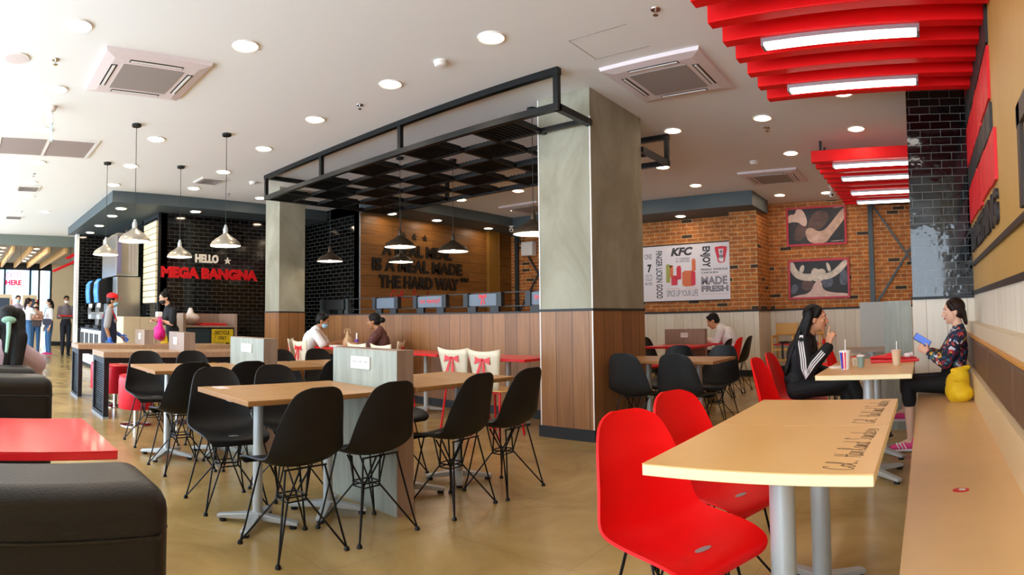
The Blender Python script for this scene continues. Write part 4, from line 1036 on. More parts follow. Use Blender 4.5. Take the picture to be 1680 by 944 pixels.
screen(-7.35, -6.75, 'grey blue rail sign nearest the black tiles')
screen(-6.42, -5.76, 'grey blue rail sign with red words so tasty', 'so tasty!')
screen(-5.44, -4.8, 'grey blue rail sign with a red bow emblem', None, True)
screen(-4.43, -3.72, 'grey blue rail sign with dark words, running behind the column', 'so tasty')
screen(-9.1 + .35, -8.1, 'black unlit rail sign beside the slim column', None, False, True)

# partitions by the pillar
t = MB().box(-.42, -.15, 5.97, 6.0, .0, 1.255).build('partition_panel', m_concl, smooth=False); tag(t, 'pale grey partition panel beside the tiled pillar', 'partition', 'grey partition panels')
t = MB().box(-.8, -.42, 7.3, 7.33, .0, 1.27).build('partition_panel', mat('grey_laminate', '#a8a196', .5), smooth=False); tag(t, 'darker grey partition panel behind the small table', 'partition', 'grey partition panels')

# ================================================================== PEOPLE
m_skin = mat('warm_skin', '#c98d68', .5); m_skin2 = mat('fair_skin', '#dba98c', .5); m_skin3 = mat('tan_skin', '#a5714c', .5)
m_hair = mat('black_hair', '#0b0807', .5, spec=.3, bump=.5, bscale=120, stretch=(1, 1, .15)); m_hairb = mat('dark_brown_hair', '#24140d', .5, spec=.3, bump=.4, bscale=120, stretch=(1, 1, .2))
m_lip = mat('lips', '#a84a45', .5); m_eyew = mat('eye_white', '#e9e4df', .3); m_iris = mat('iris', '#1d120d', .3)
def voxel(mb, name, m, parent, vox, smooth=2):
    me = bpy.data.meshes.new('t'); me.from_pydata(mb.v, [], mb.f); me.update()
    o = bpy.data.objects.new('t', me); COL.objects.link(o)
    r = o.modifiers.new('r', 'REMESH'); r.mode = 'VOXEL'; r.voxel_size = vox; r.adaptivity = 0
    k = o.modifiers.new('s', 'SMOOTH'); k.factor = .5; k.iterations = smooth
    dg = bpy.context.evaluated_depsgraph_get(); m2 = bpy.data.meshes.new_from_object(o.evaluated_get(dg)); bpy.data.objects.remove(o)
    m2.name = name; m2.materials.clear(); m2.materials.append(m); m2.polygons.foreach_set('material_index', [0] * len(m2.polygons))
    finish(m2, True, 180)
    q = bpy.data.objects.new(name, m2); COL.objects.link(q)
    if parent: q.parent = parent; q.matrix_parent_inverse = parent.matrix_world.inverted() if False else Matrix.Translation(-parent.location)
    return q
def wpart(mb, name, m, parent, **k):
    q = mb.build(name, m, parent, **k); q.matrix_parent_inverse = Matrix.Translation(-parent.location) if parent.parent is None else Matrix.Identity(4); return q
def hand(mb, wr, d, pn, s=1, curl=.5, thumb=1, point=False):
    wr = Vector(wr); d = Vector(d).normalized(); pn = Vector(pn); pn = (pn - d * pn.dot(d)).normalized(); ac = d.cross(pn) * thumb
    mb.cap(wr + d * .02 * s, wr + d * .072 * s, .026 * s, .034 * s, .48, ac)
    for i, (off, L) in enumerate(((.03, .070), (.010, .078), (-.010, .072), (-.029, .056))):
        p = wr + d * .088 * s + ac * off * s; c = (0.05 if (point and i == 0) else (1.25 if point else curl)); v = d.copy(); r = .0088 * s
        for j, f in enumerate((.45, .32, .26)):
            a = c * (.5 if j == 0 else .9)
            v = (Matrix.Rotation(-a, 3, pn.cross(d)) @ v).normalized() if True else v
            if (v - d).dot(pn) < -1e-3: v = v - 2 * pn * v.dot(pn)
            q = p + v * L * f * s; mb.cap(p, q, r, r * .92, n=8); p = q; r *= .92
    p = wr + d * .03 * s + ac * .026 * s; v = (d * .7 + ac * .6 + pn * .35).normalized(); q = p + v * .04 * s; mb.cap(p, q, .012 * s, .010 * s, n=8)
    v = (d * .9 + ac * .1 + pn * .45).normalized(); mb.cap(q, q + v * .032 * s, .0098 * s, .0085 * s, n=8)
def person(name, label, J, skin, hair, hairm, top, bottom, s=1., vox=.0095, sleeve=1., legf=1., shoes=None, hands=((.5, None), (.5, None)), mask=None, top_extra=.014, group=None, female=True, hair_pts=None):
    g = {k: Vector(v) for k, v in J.items() if k not in ('face',)}
    root = thing('person', label, 'person', (g['pel'].x, g['pel'].y, 0), 0, group)
    bpy.context.view_layer.update()
    f = Vector(J['face']).normalized(); upv = (g['head'] - g['neck']).normalized(); upv = (Vector((0, 0, 1)) * .6 + upv * .4 - f * 0).normalized(); sd = f.cross(upv).normalized(); upv = sd.cross(f).normalized()
    HR = Matrix((sd, f, upv)).transposed(); hc = g['head']
    def H(x, y, z): return hc + HR @ Vector((x, y, z)) * s
    side = (g['shR'] - g['shL']).normalized(); hside = (g['hipR'] - g['hipL']).normalized()
    b = MB()
    w = .93 if female else 1.05
    def torso(b, e):
        waist = g['pel'].lerp(g['chest'], .5)
        b.cap(g['pel'] + V(0, 0, .02), waist, (.118 * s + e * .7), (.118 * w * s + e), .78, hside, n=20)
        b.cap(waist, g['chest'], (.118 * w * s + e), (.142 * w * s + e), .74, side, n=20)
        topc = g['chest'].lerp(g['neck'], .62)
        b.cap(g['chest'], topc, (.142 * w * s + e), (.112 * w * s + e), .68, side, n=20)
        b.cap(g['shL'] + side * .03, g['shR'] - side * .03, .05 * s + e * .8, n=14)
        if female:
            nf = side.cross(V(0, 0, 1)).normalized(); nf = nf if nf.dot(f) > 0 else -nf
            for k in (-1, 1): b.ell(g['chest'] + side * .065 * s * k + nf * (.075 * s + e * .5) - V(0, 0, .0), .05 * s + e * .4)
    torso(b, 0)
    b.cap(g['neck'] - (g['head'] - g['neck']) * .3, hc - upv * .05 * s - f * .012, .05 * s, .046 * s, n=14)
    b.ell(H(0, -.012, .028), (.072 * s, .09 * s, .086 * s), 20, 12, rot=HR); b.ell(H(0, .018, -.022), (.058 * s, .066 * s, .086 * s), 20, 12, rot=HR)
    b.ell(H(0, .058, -.083), (.024 * s, .022 * s, .02 * s), rot=HR); b.ell(H(0, .067, -.048), (.026 * s, .018 * s, .02 * s), rot=HR)
    b.cap(H(0, .078, .016), H(0, .099, -.022), .008 * s, .013 * s, n=10); b.ell(H(.01, .09, -.026), .009 * s); b.ell(H(-.01, .09, -.026), .009 * s)
    for k in (-1, 1):
        b.ell(H(.072 * k, -.008, -.005), (.011 * s, .021 * s, .032 * s), rot=HR); b.ell(H(.032 * k, .062, -.015), (.022 * s, .016 * s, .02 * s), rot=HR); b.ell(H(.028 * k, .074, .035), (.024 * s, .01 * s, .011 * s), rot=HR)
    for q in 'LR':
        b.cap(g['sh' + q], g['el' + q], .045 * s, .037 * s, n=14); b.cap(g['el' + q], g['wr' + q], .037 * s, .025 * s, n=14)
        b.cap(g['hip' + q], g['kn' + q], .078 * s, .053 * s, n=16); kn, an = g['kn' + q], g['an' + q]; mid = kn.lerp(an, .3)
        b.cap(kn, mid, .05 * s, .052 * s, n=14); b.cap(mid, an, .052 * s, .032 * s, n=14)
        b.cap(an - V(0, 0, .02), g['toe' + q], .035 * s, .026 * s, n=12)
    for q, (cu, hd) in zip('LR', hands):
        d = (g['wr' + q] - g['el' + q]).normalized(); pn = V(0, 0, -1) if abs(d.z) < .75 else (-side if q == 'R' else side); pt_ = False
        if hd: d = Vector(hd[0]); pn = Vector(hd[1]); pt_ = len(hd) > 2
        hand(b, g['wr' + q], d, pn, s, cu, 1 if q == 'R' else -1, pt_)
    voxel(b, 'body', skin, root, vox, 2)
    # face
    if vox < .012:
        for k in (-1, 1):
            e = wpart(MB().ell(H(.03 * k, .073, .007), (.011 * s, .007 * s, .005 * s), rot=HR), 'eye', m_eyew, root)
            q = MB().ell(H(.03 * k, .0785, .007), (.005 * s, .003 * s, .005 * s), rot=HR).build('iris', m_iris, e)
            wpart(MB().cap(H(.017 * k, .083, .03), H(.043 * k, .073, .032), .0035 * s, .0025 * s), 'eyebrow', hairm, root)
        if not mask: wpart(MB().cap(H(-.018, .081, -.052), H(.018, .081, -.052), .0055 * s, n=8).ell(H(0, .086, -.054), (.012 * s, .005 * s, .008 * s), rot=HR), 'lips', m_lip, root)
    if mask:
        mk = MB(); mk.ell(H(0, .045, -.048), (.062 * s, .055 * s, .048 * s), 18, 12, rot=HR); mk.ell(H(0, .082, -.03), (.03 * s, .026 * s, .02 * s), rot=HR)
        voxel(mk, 'face_mask', mask, root, .007)
        st = MB()
        for k in (-1, 1): st.tube([H(.055 * k, .05, -.03), H(.074 * k, .01, -.008), H(.076 * k, -.02, -.01)], .002, 6)
        wpart(st, 'mask_strap', mask, root)
    # hair
    hb = MB()
    hb.ell(H(0, -.022, .04), (.083 * s, .092 * s, .085 * s), 20, 12, rot=HR); hb.ell(H(0, -.045, .0), (.076 * s, .064 * s, .07 * s), 18, 10, rot=HR)
    if hair != 'short':
        for k in (-1, 1): hb.cap(H(.06 * k, .03, .075), H(.074 * k, .0, .02), .018 * s, .016 * s)
    if hair == 'bun': hb.ell(H(0, -.13, .0), (.045 * s, .042 * s, .042 * s), rot=HR)
    if hair == 'topbun': hb.ell(H(0, -.06, .125), (.035 * s, .035 * s, .03 * s), rot=HR)
    if hair == 'pony': hb.ell(H(0, -.1, .03), .03 * s); hb.cap(H(0, -.11, .02), H(0, -.13, -.1), .035 * s, .04 * s); hb.cap(H(0, -.13, -.1), H(0, -.12, -.24), .04 * s, .015 * s)
    if hair == 'short': 
        for k in range(6): hb.ell(H(-.05 + .02 * k, .05 - .004 * abs(k - 2.5), .09), (.02 * s, .022 * s, .018 * s), rot=HR)
    if hair_pts:
        for pts, r0, r1 in hair_pts:
            for a, c in zip(pts, pts[1:]): hb.cap(a, c, r0, r1, .55, side if len(pts) < 9 else None, n=14)
    voxel(hb, 'hair', hairm, root, max(.007, vox * .8), 2)
    # clothes
    e = top_extra; tb = MB(); torso(tb, e)
    for q in 'LR':
        sh, el, wr = g['sh' + q], g['el' + q], g['wr' + q]
        if sleeve > .5:
            tb.cap(sh, el, .05 * s + e, .042 * s + e, n=14); tb.cap(el, el.lerp(wr, (sleeve - .5) * 2 * .96), .042 * s + e, .031 * s + e * .9, n=14)
        else: tb.cap(sh, sh.lerp(el, sleeve * 2), .05 * s + e, .048 * s + e, n=14)
    tb.cap(g['neck'] - V(0, 0, .02), g['neck'] + V(0, 0, .012), .058 * s, .056 * s, n=14)
    tp = voxel(tb, 'top', top, root, vox * .95, 3)
    bb = MB(); bb.cap(g['pel'] + V(0, 0, .025), g['pel'] + V(0, 0, .06), .128 * s, .132 * s + .008, .85, hside, n=20)
    for q in 'LR':
        h, kn, an = g['hip' + q], g['kn' + q], g['an' + q]
        bb.cap(h, kn, .09 * s, .066 * s, n=16)
        en = kn.lerp(an, legf * .97); bb.cap(kn, kn.lerp(an, min(.3, legf)), .066 * s, .063 * s, n=14); bb.cap(kn.lerp(an, min(.3, legf)), en, .063 * s, .048 * s, n=14)
    voxel(bb, 'trousers', bottom, root, vox * .95, 3)
    if shoes:
        m_up, m_so = shoes
        for q in 'LR':
            an, to = g['an' + q], g['toe' + q]; d = (to - an); d.z = 0; d = d.normalized() if d.length > 1e-3 else f; base = min(an.z - .1, to.z - .03); base = to.z - .03
            c = an.copy(); c.z = base + .055
            sb = MB().cap(c - d * .035, c + d * .05, .042 * s, .042 * s, .9).cap(c + d * .05, c + d * .15 - V(0, 0, .018), .04 * s, .03 * s, .8).cap(c - d * .02, c - d * .025 + V(0, 0, .04), .043 * s, .04 * s)
            sh_ = voxel(sb, 'shoe', m_up, root, .0075)
            so = MB().cap(c - d * .04 - V(0, 0, .04), c + d * .16 - V(0, 0, .04), .04 * s, .036 * s, .38, d.cross(V(0, 0, 1)))
            o2 = so.build('sole', m_so, sh_)
    return root, g, H, HR
def sit_legs(pel, fx, fy, spread, kneex, footx, kz=.56, fz=.09, both=None):
    """hips, knees, ankles, toes for a seated figure looking along (fx, fy)"""
    F = V(fx, fy, 0); S = V(fy, -fx, 0); P = Vector(pel); J = {}
    for q, k in (('L', -1), ('R', 1)):
        J['hip' + q] = P + S * .085 * k + V(0, 0, -.02); kn = P + F * kneex + S * spread * k; kn.z = kz; J['kn' + q] = kn
        an = P + F * footx + S * spread * k; an.z = fz; J['an' + q] = an; t = an + F * .15; t.z = .03; J['toe' + q] = t
    return J
def stand_legs(x, y, fx, fy, hipz, gap=.09, stride=0):
    F = V(fx, fy, 0); S = V(fy, -fx, 0); P = V(x, y, 0); J = {}
    for q, k in (('L', -1), ('R', 1)):
        J['hip' + q] = P + S * gap * k * .9 + V(0, 0, hipz); J['kn' + q] = P + S * gap * k + F * (.03 + stride * k * .4) + V(0, 0, hipz * .54)
        J['an' + q] = P + S * gap * k + F * stride * k + V(0, 0, .09); J['toe' + q] = P + S * gap * k * 1.1 + F * (.13 + stride * k) + V(0, 0, .03)
    return J
m_black_cloth = mat('black_cloth', '#0e0e11', .75); m_white_cloth = mat('white_cloth', '#ece8e6', .8); m_jeans = mat('blue_denim', '#3f6690', .8, noise=.15, nscale=12)
m_grey_cloth = mat('grey_cloth', '#8f8c8b', .8); m_navy = mat('navy_cloth', '#16213d', .75); m_pink_cloth = mat('pale_pink_cloth', '#cdb4c4', .8); m_dktr = mat('dark_trousers', '#161a26', .75)
m_mask_b = mat('pale_blue_mask', '#8fbdd0', .6); m_mask_w = mat('white_mask', '#e6e8ea', .6); m_mask_k = mat('black_mask', '#141416', .6)

# woman in the striped track jacket
J = dict(pel=(-1.08, 4.98, .56), chest=(-1.06, 4.98, .82), neck=(-.99, 4.98, .975), head=(-.915, 4.98, 1.115), face=(1, .08, -.04),
         shL=(-1.01, 5.14, .925), shR=(-1.0, 4.82, .925), elL=(-.98, 5.2, .68), elR=(-.955, 4.74, .70), wrL=(-.76, 5.08, .63), wrR=(-.79, 4.84, .89))
J.update(hipL=(-1.07, 5.07, .54), hipR=(-1.07, 4.89, .54), knL=(-.66, 5.06, .54), knR=(-.64, 4.93, .62), anL=(-.72, 5.08, .1), anR=(-.50, 4.99, .26), toeL=(-.58, 5.08, .03), toeR=(-.38, 5.0, .16))
pts = [[(-.96 + .0, 4.98 + dy, 1.17), (-1.03, 4.98 + dy * 1.3, 1.02), (-1.09, 4.98 + dy * 1.6, .88), (-1.15, 4.98 + dy * 1.6, .70)] for dy in (-.055, 0, .055)] + [[(-.945, 4.915, 1.14), (-.985, 4.9, 1.0), (-1.0, 4.88, .86)], [(-.93, 5.05, 1.14), (-.965, 5.06, 1.0), (-.97, 5.07, .84)]]
rt, g, H, HR = person('person', 'woman with long black hair in a black striped jacket raising a finger', J, m_skin, 'long', m_hair, m_black_cloth, m_black_cloth,
       s=1.0, vox=.006, shoes=(m_black_cloth, m_black), hands=((.5, ((.9, -.2, -.1), (0, 0, -1))), (.9, ((.2, -.1, .97), (.6, .8, 0), 1))), top_extra=.016, hair_pts=[([Vector(a) for a in p], .055, .05) for p in pts])
for k in (-.017, 0, .017):
    sh, el, wr = g['shR'], g['elR'], g['wrR']; o_ = V(0, -.055, 0)
    P = [sh + V(k * .6, -.03, .062), sh + V(k, -.066, .0), sh.lerp(el, .5) + V(k, -.066, 0), el + V(k - .01, -.062, .03), el + V(0, -.06, -.03 + k), el.lerp(wr, .35) + V(-k * .7 , -.06, k * .7), el.lerp(wr, .8) + V(-k * .7, -.052, k * .7)]
    wpart(MB().tube(P, .0052, 6), 'sleeve_stripe', m_white_cloth, rt)
# girl with the phone on the bench
m_floral = bpy.data.materials.new('floral_print'); m_floral.use_nodes = True; MATS['floral_print'] = m_floral
nt = m_floral.node_tree; bs = nt.nodes['Principled BSDF']; bs.inputs['Roughness'].default_value = .8
tc = nt.nodes.new('ShaderNodeTexCoord'); vo = nt.nodes.new('ShaderNodeTexVoronoi'); vo.inputs['Scale'].default_value = 42; nt.links.new(tc.outputs['Object'], vo.inputs['Vector'])
sx_ = nt.nodes.new('ShaderNodeSeparateColor'); nt.links.new(vo.outputs['Color'], sx_.inputs['Color'])
cr = nt.nodes.new('ShaderNodeValToRGB'); cr.color_ramp.interpolation = 'CONSTANT'; nt.links.new(sx_.outputs[0], cr.inputs['Fac'])
for i, (p, c) in enumerate(((0, '#10162a'), (.34, '#1c3558'), (.5, '#7c1532'), (.64, '#0e1220'), (.74, '#c9c2cc'), (.82, '#b03a2e'), (.88, '#c79a3a'), (.93, '#3b6b74'))):
    el = cr.color_ramp.elements[i] if i < 2 else cr.color_ramp.elements.new(p)
    el.position = p; el.color = lin(c)
nt.links.new(cr.outputs['Color'], bs.inputs['Base Color'])
m_pshoe = mat('hot_pink_knit', '#e8407c', .7); m_psole = mat('white_rubber', '#e6dde0', .6)
J = dict(pel=(.215, 5.15, .555), chest=(.235, 5.15, .81), neck=(.265, 5.15, .985), head=(.225, 5.15, 1.135), face=(-1, -.05, -.08),
         shL=(.25, 4.99, .93), shR=(.25, 5.31, .93), elL=(.135, 4.955, .73), elR=(.13, 5.34, .74), wrL=(.005, 5.07, .80), wrR=(.01, 5.22, .80),
         hipL=(.2, 5.06, .54), hipR=(.2, 5.24, .54), knL=(-.17, 5.04, .555), knR=(-.19, 5.26, .55), anL=(-.165, 5.05, .10), anR=(-.21, 5.36, .3), toeL=(-.32, 5.04, .03), toeR=(-.34, 5.37, .22))
rt2, g2, H2, HR2 = person('person', 'girl in a dark floral jacket looking at a phone on the pale bench', J, m_skin2, 'bob', m_hairb, m_floral, m_black_cloth, s=.96, vox=.006, sleeve=.93, legf=.42, hair_pts=[([Vector((.31, 5.15, 1.12)), Vector((.325, 5.15, 1.05))], .05, .035)],
       shoes=(m_pshoe, m_psole), hands=((.75, ((-.75, .45, .5), (.3, .8, -.2))), (.75, ((-.7, -.4, .55), (.3, -.8, -.2)))), top_extra=.018)
ph = MB().box(-.075, .075, -.036, .036, -.004, .004).build('phone', m_black, bevel=.004); tag(ph, 'smartphone with a bright blue screen held by the girl on the bench', 'phone')
ph.location = (-.045, 5.14, .905); ph.rotation_euler = (R(52), R(33), 0)
sc_ = MB().box(-.07, .07, -.032, .032, .0041, .0046).build('phone_screen', mat('blue_screen', '#5a78c8', .3, emit=.5), ph, smooth=False)
# diners along the half wall
def table_arms(J, shL, shR, elL, elR, wrL, wrR): J.update(shL=shL, shR=shR, elL=elL, elR=elR, wrL=wrL, wrR=wrR)
def seated(x, y, fx, fy, lean=.08, arm=.34, armz=.81, down=.35, s=1.0, lift=0):
    F = V(fx, fy, 0).normalized(); S = V(F.y, -F.x, 0); P = V(x, y, .56)
    J = dict(pel=P, chest=P + F * lean * .4 + V(0, 0, .28), neck=P + F * lean + V(0, 0, .45), head=P + F * (lean + .09) + V(0, 0, .575 + lift), face=F - V(0, 0, down))
    for q, k in (('L', -1), ('R', 1)):
        J['sh' + q] = J['neck'] + S * .165 * k - V(0, 0, .055); J['el' + q] = J['sh' + q] + F * .14 + S * .06 * k - V(0, 0, .2); w_ = J['neck'] + F * arm + S * .07 * k; w_.z = armz; J['wr' + q] = w_
    J.update(sit_legs(P, F.x, F.y, .1, .42, .36)); return J
person('person', 'man in a white T-shirt with a lowered mask bending over the red table', seated(-8.0, 4.97, .66, .75, .16, .3), m_skin3, 'short', m_hair, m_white_cloth, m_dktr, s=1.04, sleeve=.42, shoes=(m_black_cloth, m_black), mask=m_mask_b, female=False)
m_brownprint = mat('brown_print_cloth', '#5b3430', .8, noise=.6, nscale=30)
person('person', 'woman with a hair bun in a brown patterned shirt at the red table', seated(-6.62, 5.38, -.8, -.6, .06, .36, .82, .15), m_skin3, 'bun', m_hair, m_brownprint, m_black_cloth, s=1.0, sleeve=.8, shoes=(m_black_cloth, m_black))
copy_tree(bc, loc=(-8.03, 4.94, 0), rz=-R(41), label='cream chair under the man in the white T-shirt')
copy_tree(bc, loc=(-6.58, 5.4, 0), rz=R(127), label='cream chair under the woman in the brown patterned shirt')
# man at the far red table
J = dict(pel=(-2.94, 8.9, .56), chest=(-3.0, 8.88, .83), neck=(-3.12, 8.88, .97), head=(-3.24, 8.88, 1.07), face=(-1, -.25, -.55), shL=(-3.06, 8.7, .92), shR=(-3.06, 9.05, .92), elL=(-3.12, 8.66, .76), elR=(-3.12, 9.1, .78), wrL=(-3.35, 8.76, .80), wrR=(-3.36, 9.0, .80))
J.update(sit_legs((-2.94, 8.9, .56), -1, 0, .1, .42, .36))
person('person', 'dark haired man in white bending over the far red table', J, m_skin, 'short', m_hair, m_white_cloth, m_dktr, s=1.03, sleeve=.9, shoes=(m_black_cloth, m_black), female=False)
# crew member in the red cap
J = dict(pel=(-9.62, 2.28, .82), chest=(-9.62, 2.28, 1.1), neck=(-9.62, 2.29, 1.28), head=(-9.6, 2.33, 1.42), face=(.35, 1, -.05), shL=(-9.77, 2.31, 1.22), shR=(-9.47, 2.24, 1.22), elL=(-9.8, 2.34, .98), elR=(-9.44, 2.2, .98), wrL=(-9.74, 2.5, .86), wrR=(-9.43, 2.26, .78))
J.update(stand_legs(-9.62, 2.28, .3, .95, .78))
rt, g, H, HR = person('person', 'crew member in a red cap, grey T-shirt and navy apron with blue gloves', J, m_skin3, 'bob', m_hair, m_grey_cloth, m_jeans, s=.95, sleeve=.42, shoes=(m_black_cloth, m_black), mask=m_mask_b)
cb = MB().ell(H(0, -.012, .075), (.088, .098, .065), 20, 12, rot=HR).cap(H(-.045, .08, .06), H(.045, .08, .06), .016, .016, .4, HR @ V(1, 0, 0)).cap(H(-.03, .13, .045), H(.03, .13, .045), .02, .02, .35, HR @ V(1, 0, 0))
voxel(cb, 'cap', mat('red_cloth', '#d3141c', .7), rt, .008)
ab = MB(); d = V(.3, .95, 0).normalized(); sd = V(.95, -.3, 0).normalized()
ab.cap(g['pel'] + V(0, 0, .0), g['chest'] + V(0, 0, .02), .165, .15, .8, sd, n=20).cap(g['pel'] + V(0, 0, -.2), g['pel'], .155, .165, .8, sd, n=20)
voxel(ab, 'apron', m_navy, rt, .011)
for q, k in (('L', -1), ('R', 1)):
    wpart(MB().tube([g['chest'] + sd * .08 * k + d * .12 + V(0, 0, .0), g['neck'] + sd * .075 * k + d * .04 + V(0, 0, -.01), g['chest'] + sd * .08 * k - d * .1 + V(0, 0, .06)], .012, 8), 'apron_strap', MATS['red_cloth'], rt)
    gb = MB(); hand(gb, g['wr' + q], g['wr' + q] - g['el' + q], sd * k * -1, 1.08, .5, k); gb.cap(g['wr' + q].lerp(g['el' + q], .2), g['wr' + q], .034, .031)
    voxel(gb, 'glove', mat('blue_glove', '#3f6fd0', .5), rt, .007)
# woman in black with bags
J = dict(pel=(-9.72, 3.4, .88), chest=(-9.72, 3.36, 1.15), neck=(-9.72, 3.32, 1.35), head=(-9.72, 3.25, 1.49), face=(.1, -1, -.3), shL=(-9.56, 3.36, 1.28), shR=(-9.88, 3.36, 1.28), elL=(-9.52, 3.32, 1.06), elR=(-9.9, 3.3, 1.06), wrL=(-9.62, 3.14, 1.12), wrR=(-9.8, 3.14, 1.1))
J.update(stand_legs(-9.72, 3.4, 0, -1, .84))
rt, g, H, HR = person('person', 'woman in a black T-shirt and mask holding a bright pink bag', J, m_skin2, 'topbun', m_hair, m_black_cloth, m_black_cloth, s=.97, sleeve=.42, shoes=(m_black_cloth, m_black), mask=m_mask_k)
def bag(name, c, w, d, h, m, label, top=.5, handles=True, rz=0):
    t = thing(name, label, 'bag', (c[0], c[1], c[2]), rz)
    b = MB(); rnd = random.Random(int(abs(c[0] * 100)))
    for k in range(7): b.ell((rnd.uniform(-.2, .2) * w, rnd.uniform(-.15, .15) * d, h * (.3 + .07 * rnd.uniform(-1, 1))), (w * rnd.uniform(.33, .42), d * rnd.uniform(.35, .45), h * .32))
    b.ell((0, 0, h * .3), (w * .48, d * .48, h * .31)); b.cap((0, 0, h * .45), (0, 0, h * .8), w * .33, w * top * .35, .7)
    me = b; o = voxel(me, 'bag_body', m, None, .012, 2); o.parent = t
    if handles:
        for k in (-1, 1): MB().tube([(-.04, .02 * k, h * .78), (-.045, .02 * k, h * .95), (0, .02 * k, h * 1.05), (.045, .02 * k, h * .95), (.04, .02 * k, h * .78)], [.008, .006, .006, .006, .008], 6).build('handle', m, t)
    return t
bag('carrier_bag', (-9.55, 3.12, .80), .26, .2, .36, mat('hot_pink_bag', '#e5188c', .5), 'bright pink carrier bag hanging from the hands of the woman in black')
bag('carrier_bag', (-9.55, 3.22, .5), .28, .22, .42, mat('yellow_bag_film', '#e0c020', .5), 'yellow bag held low by the woman in black', handles=False)

# group by the doors
def stander(label, x, y, fx, fy, h, top, bottom, hair, hairm, mask=None, arms='down', female=True, sleeve=.42, hips=.5, skin=m_skin2, shoes=None, stride=0):
    s = h / 1.68; F = V(fx, fy, 0).normalized(); S = V(F.y, -F.x, 0); P = V(x, y, 0)
    J = dict(pel=P + V(0, 0, .9 * s), chest=P + V(0, 0, 1.19 * s), neck=P + V(0, 0, 1.38 * s), head=P + F * .03 + V(0, 0, 1.54 * s), face=F - V(0, 0, .08), shL=P - S * .17 * s + V(0, 0, 1.32 * s), shR=P + S * .17 * s + V(0, 0, 1.32 * s))
    for q, k in (('L', -1), ('R', 1)):
        if arms == 'down': J['el' + q] = P + S * .22 * k * s + V(0, 0, 1.05 * s); J['wr' + q] = P + S * .22 * k * s + F * .06 + V(0, 0, .83 * s)
        elif arms == 'hold': J['el' + q] = P + S * .21 * k * s + V(0, 0, 1.06 * s); J['wr' + q] = P + S * .1 * k * s + F * .28 + V(0, 0, 1.1 * s)
        elif arms == 'reach': J['el' + q] = P + S * .2 * k * s + F * .12 + V(0, 0, (1.22 if k > 0 else 1.04) * s); J['wr' + q] = P + S * (.12 if k > 0 else .05) * k + F * (.36 if k > 0 else .22) + V(0, 0, (1.18 if k > 0 else 1.05) * s)
    J.update(stand_legs(x, y, F.x, F.y, .87 * s, stride=stride))
    return person('person', label, J, skin, hair, hairm, top, bottom, s=s, sleeve=sleeve, shoes=shoes or (m_black_cloth, m_black), mask=mask, female=female, vox=.0115)
stander('tall man in a lilac grey shirt and blue mask behind the waiting group', -18.35, 1.52, 1, .1, 1.76, mat('lilac_grey_cloth', '#a79ca6', .8), m_dktr, 'short', m_hairb, m_mask_b, 'down', False)
stander('woman with a ponytail and white top seen from behind, pointing an arm', -17.2, 1.72, -.45, .9, 1.66, m_white_cloth, m_jeans, 'pony', m_hairb, None, 'reach')
stander('woman in a black face mask facing the viewer between her friends', -17.95, 2.02, 1, 0, 1.56, mat('peach_cloth', '#d9a58c', .8), m_jeans, 'bob', m_hair, m_mask_k, 'hold')
rt, g, H, HR = stander('woman in white top and jeans with a crossbody bag and pink shoes', -17.55, 2.38, .2, -1, 1.66, m_white_cloth, m_jeans, 'pony', m_hair, m_mask_w, 'down', shoes=(m_pshoe, m_psole))
stander('man in a grey shirt and white mask carrying a red tray', -17.5, 2.86, 1, -.05, 1.76, mat('brownish_grey_cloth', '#75696a', .8), m_dktr, 'short', m_hair, m_mask_w, 'hold', False, skin=m_skin3, stride=.05, sleeve=.85)
tag(MB().box(-17.3, -16.98, 2.6, 3.12, 1.14, 1.16).frame(-17.31, -16.97, 2.59, 3.13, 1.16, 1.175, .012, 'z').build('serving_tray', m_red_lam, bevel=.004), 'red serving tray carried by the man in the grey shirt', 'tray')
t = thing('crossbody_bag', 'grey crossbody bag worn over jeans by the woman in pink shoes', 'bag', (-17.36, 2.3, .9))
MB().box(-.06, .06, -.14, .14, -.02, .16).build('pouch', mat('grey_leather', '#4a4c5e', .6), t, bevel=.025)
MB().tube([(0, -.13, .14), (.0, -.05, .45), (-.12, .12, .5), (-.2, .2, .4)], .009, 6).build('strap', m_black_cloth, t)
t = thing('crossbody_bag', 'brown and grey bag held by the woman in the black mask', 'bag', (-17.62, 2.02, .82))
MB().box(-.05, .05, -.15, .15, 0, .2).build('pouch', mat('taupe_leather', '#6d5f60', .6), t, bevel=.025)
MB().tube([(0, -.14, .18), (-.12, -.12, .4), (-.25, -.1, .5)], .008, 6).build('strap', m_black_cloth, t)

# girl in pink on the third sofa
J = dict(pel=(-3.9, .12, .58), chest=(-3.93, .14, .85), neck=(-3.98, .22, 1.0), head=(-4.04, .27, 1.1), face=(-1, .15, -.35), shL=(-3.96, -.02, .93), shR=(-3.95, .33, .93), elL=(-4.05, -.1, .72), elR=(-4.08, .47, .84), wrL=(-4.3, 0, .72), wrR=(-4.26, .52, .745))
J.update(sit_legs((-3.9, .12, .58), -1, 0, .1, .42, .38))
hp = [([V(-4.02, .27 + dy, 1.16), V(-3.93, .26 + dy * 1.3, 1.02), V(-3.86, .24 + dy * 1.3, .86)], .06, .045) for dy in (-.06, 0, .06)]
rt, g, H, HR = person('person', 'girl in a pale pink shirt with black hair and green ribbon, seen from behind', J, m_skin2, 'long', m_hair, m_pink_cloth, m_pink_cloth, s=1.0, vox=.008, sleeve=.48, shoes=(m_black_cloth, m_black), top_extra=.028, hair_pts=hp)
wpart(MB().tube([V(-3.925, .27, 1.12), V(-3.845, .265, 1.05), V(-3.785, .25, .93)], [.018, .014, .01], 8).ell(V(-3.92, .27, 1.13), (.02, .05, .025)), 'hair_ribbon', mat('sage_green_ribbon', '#8fb8a0', .6), rt)

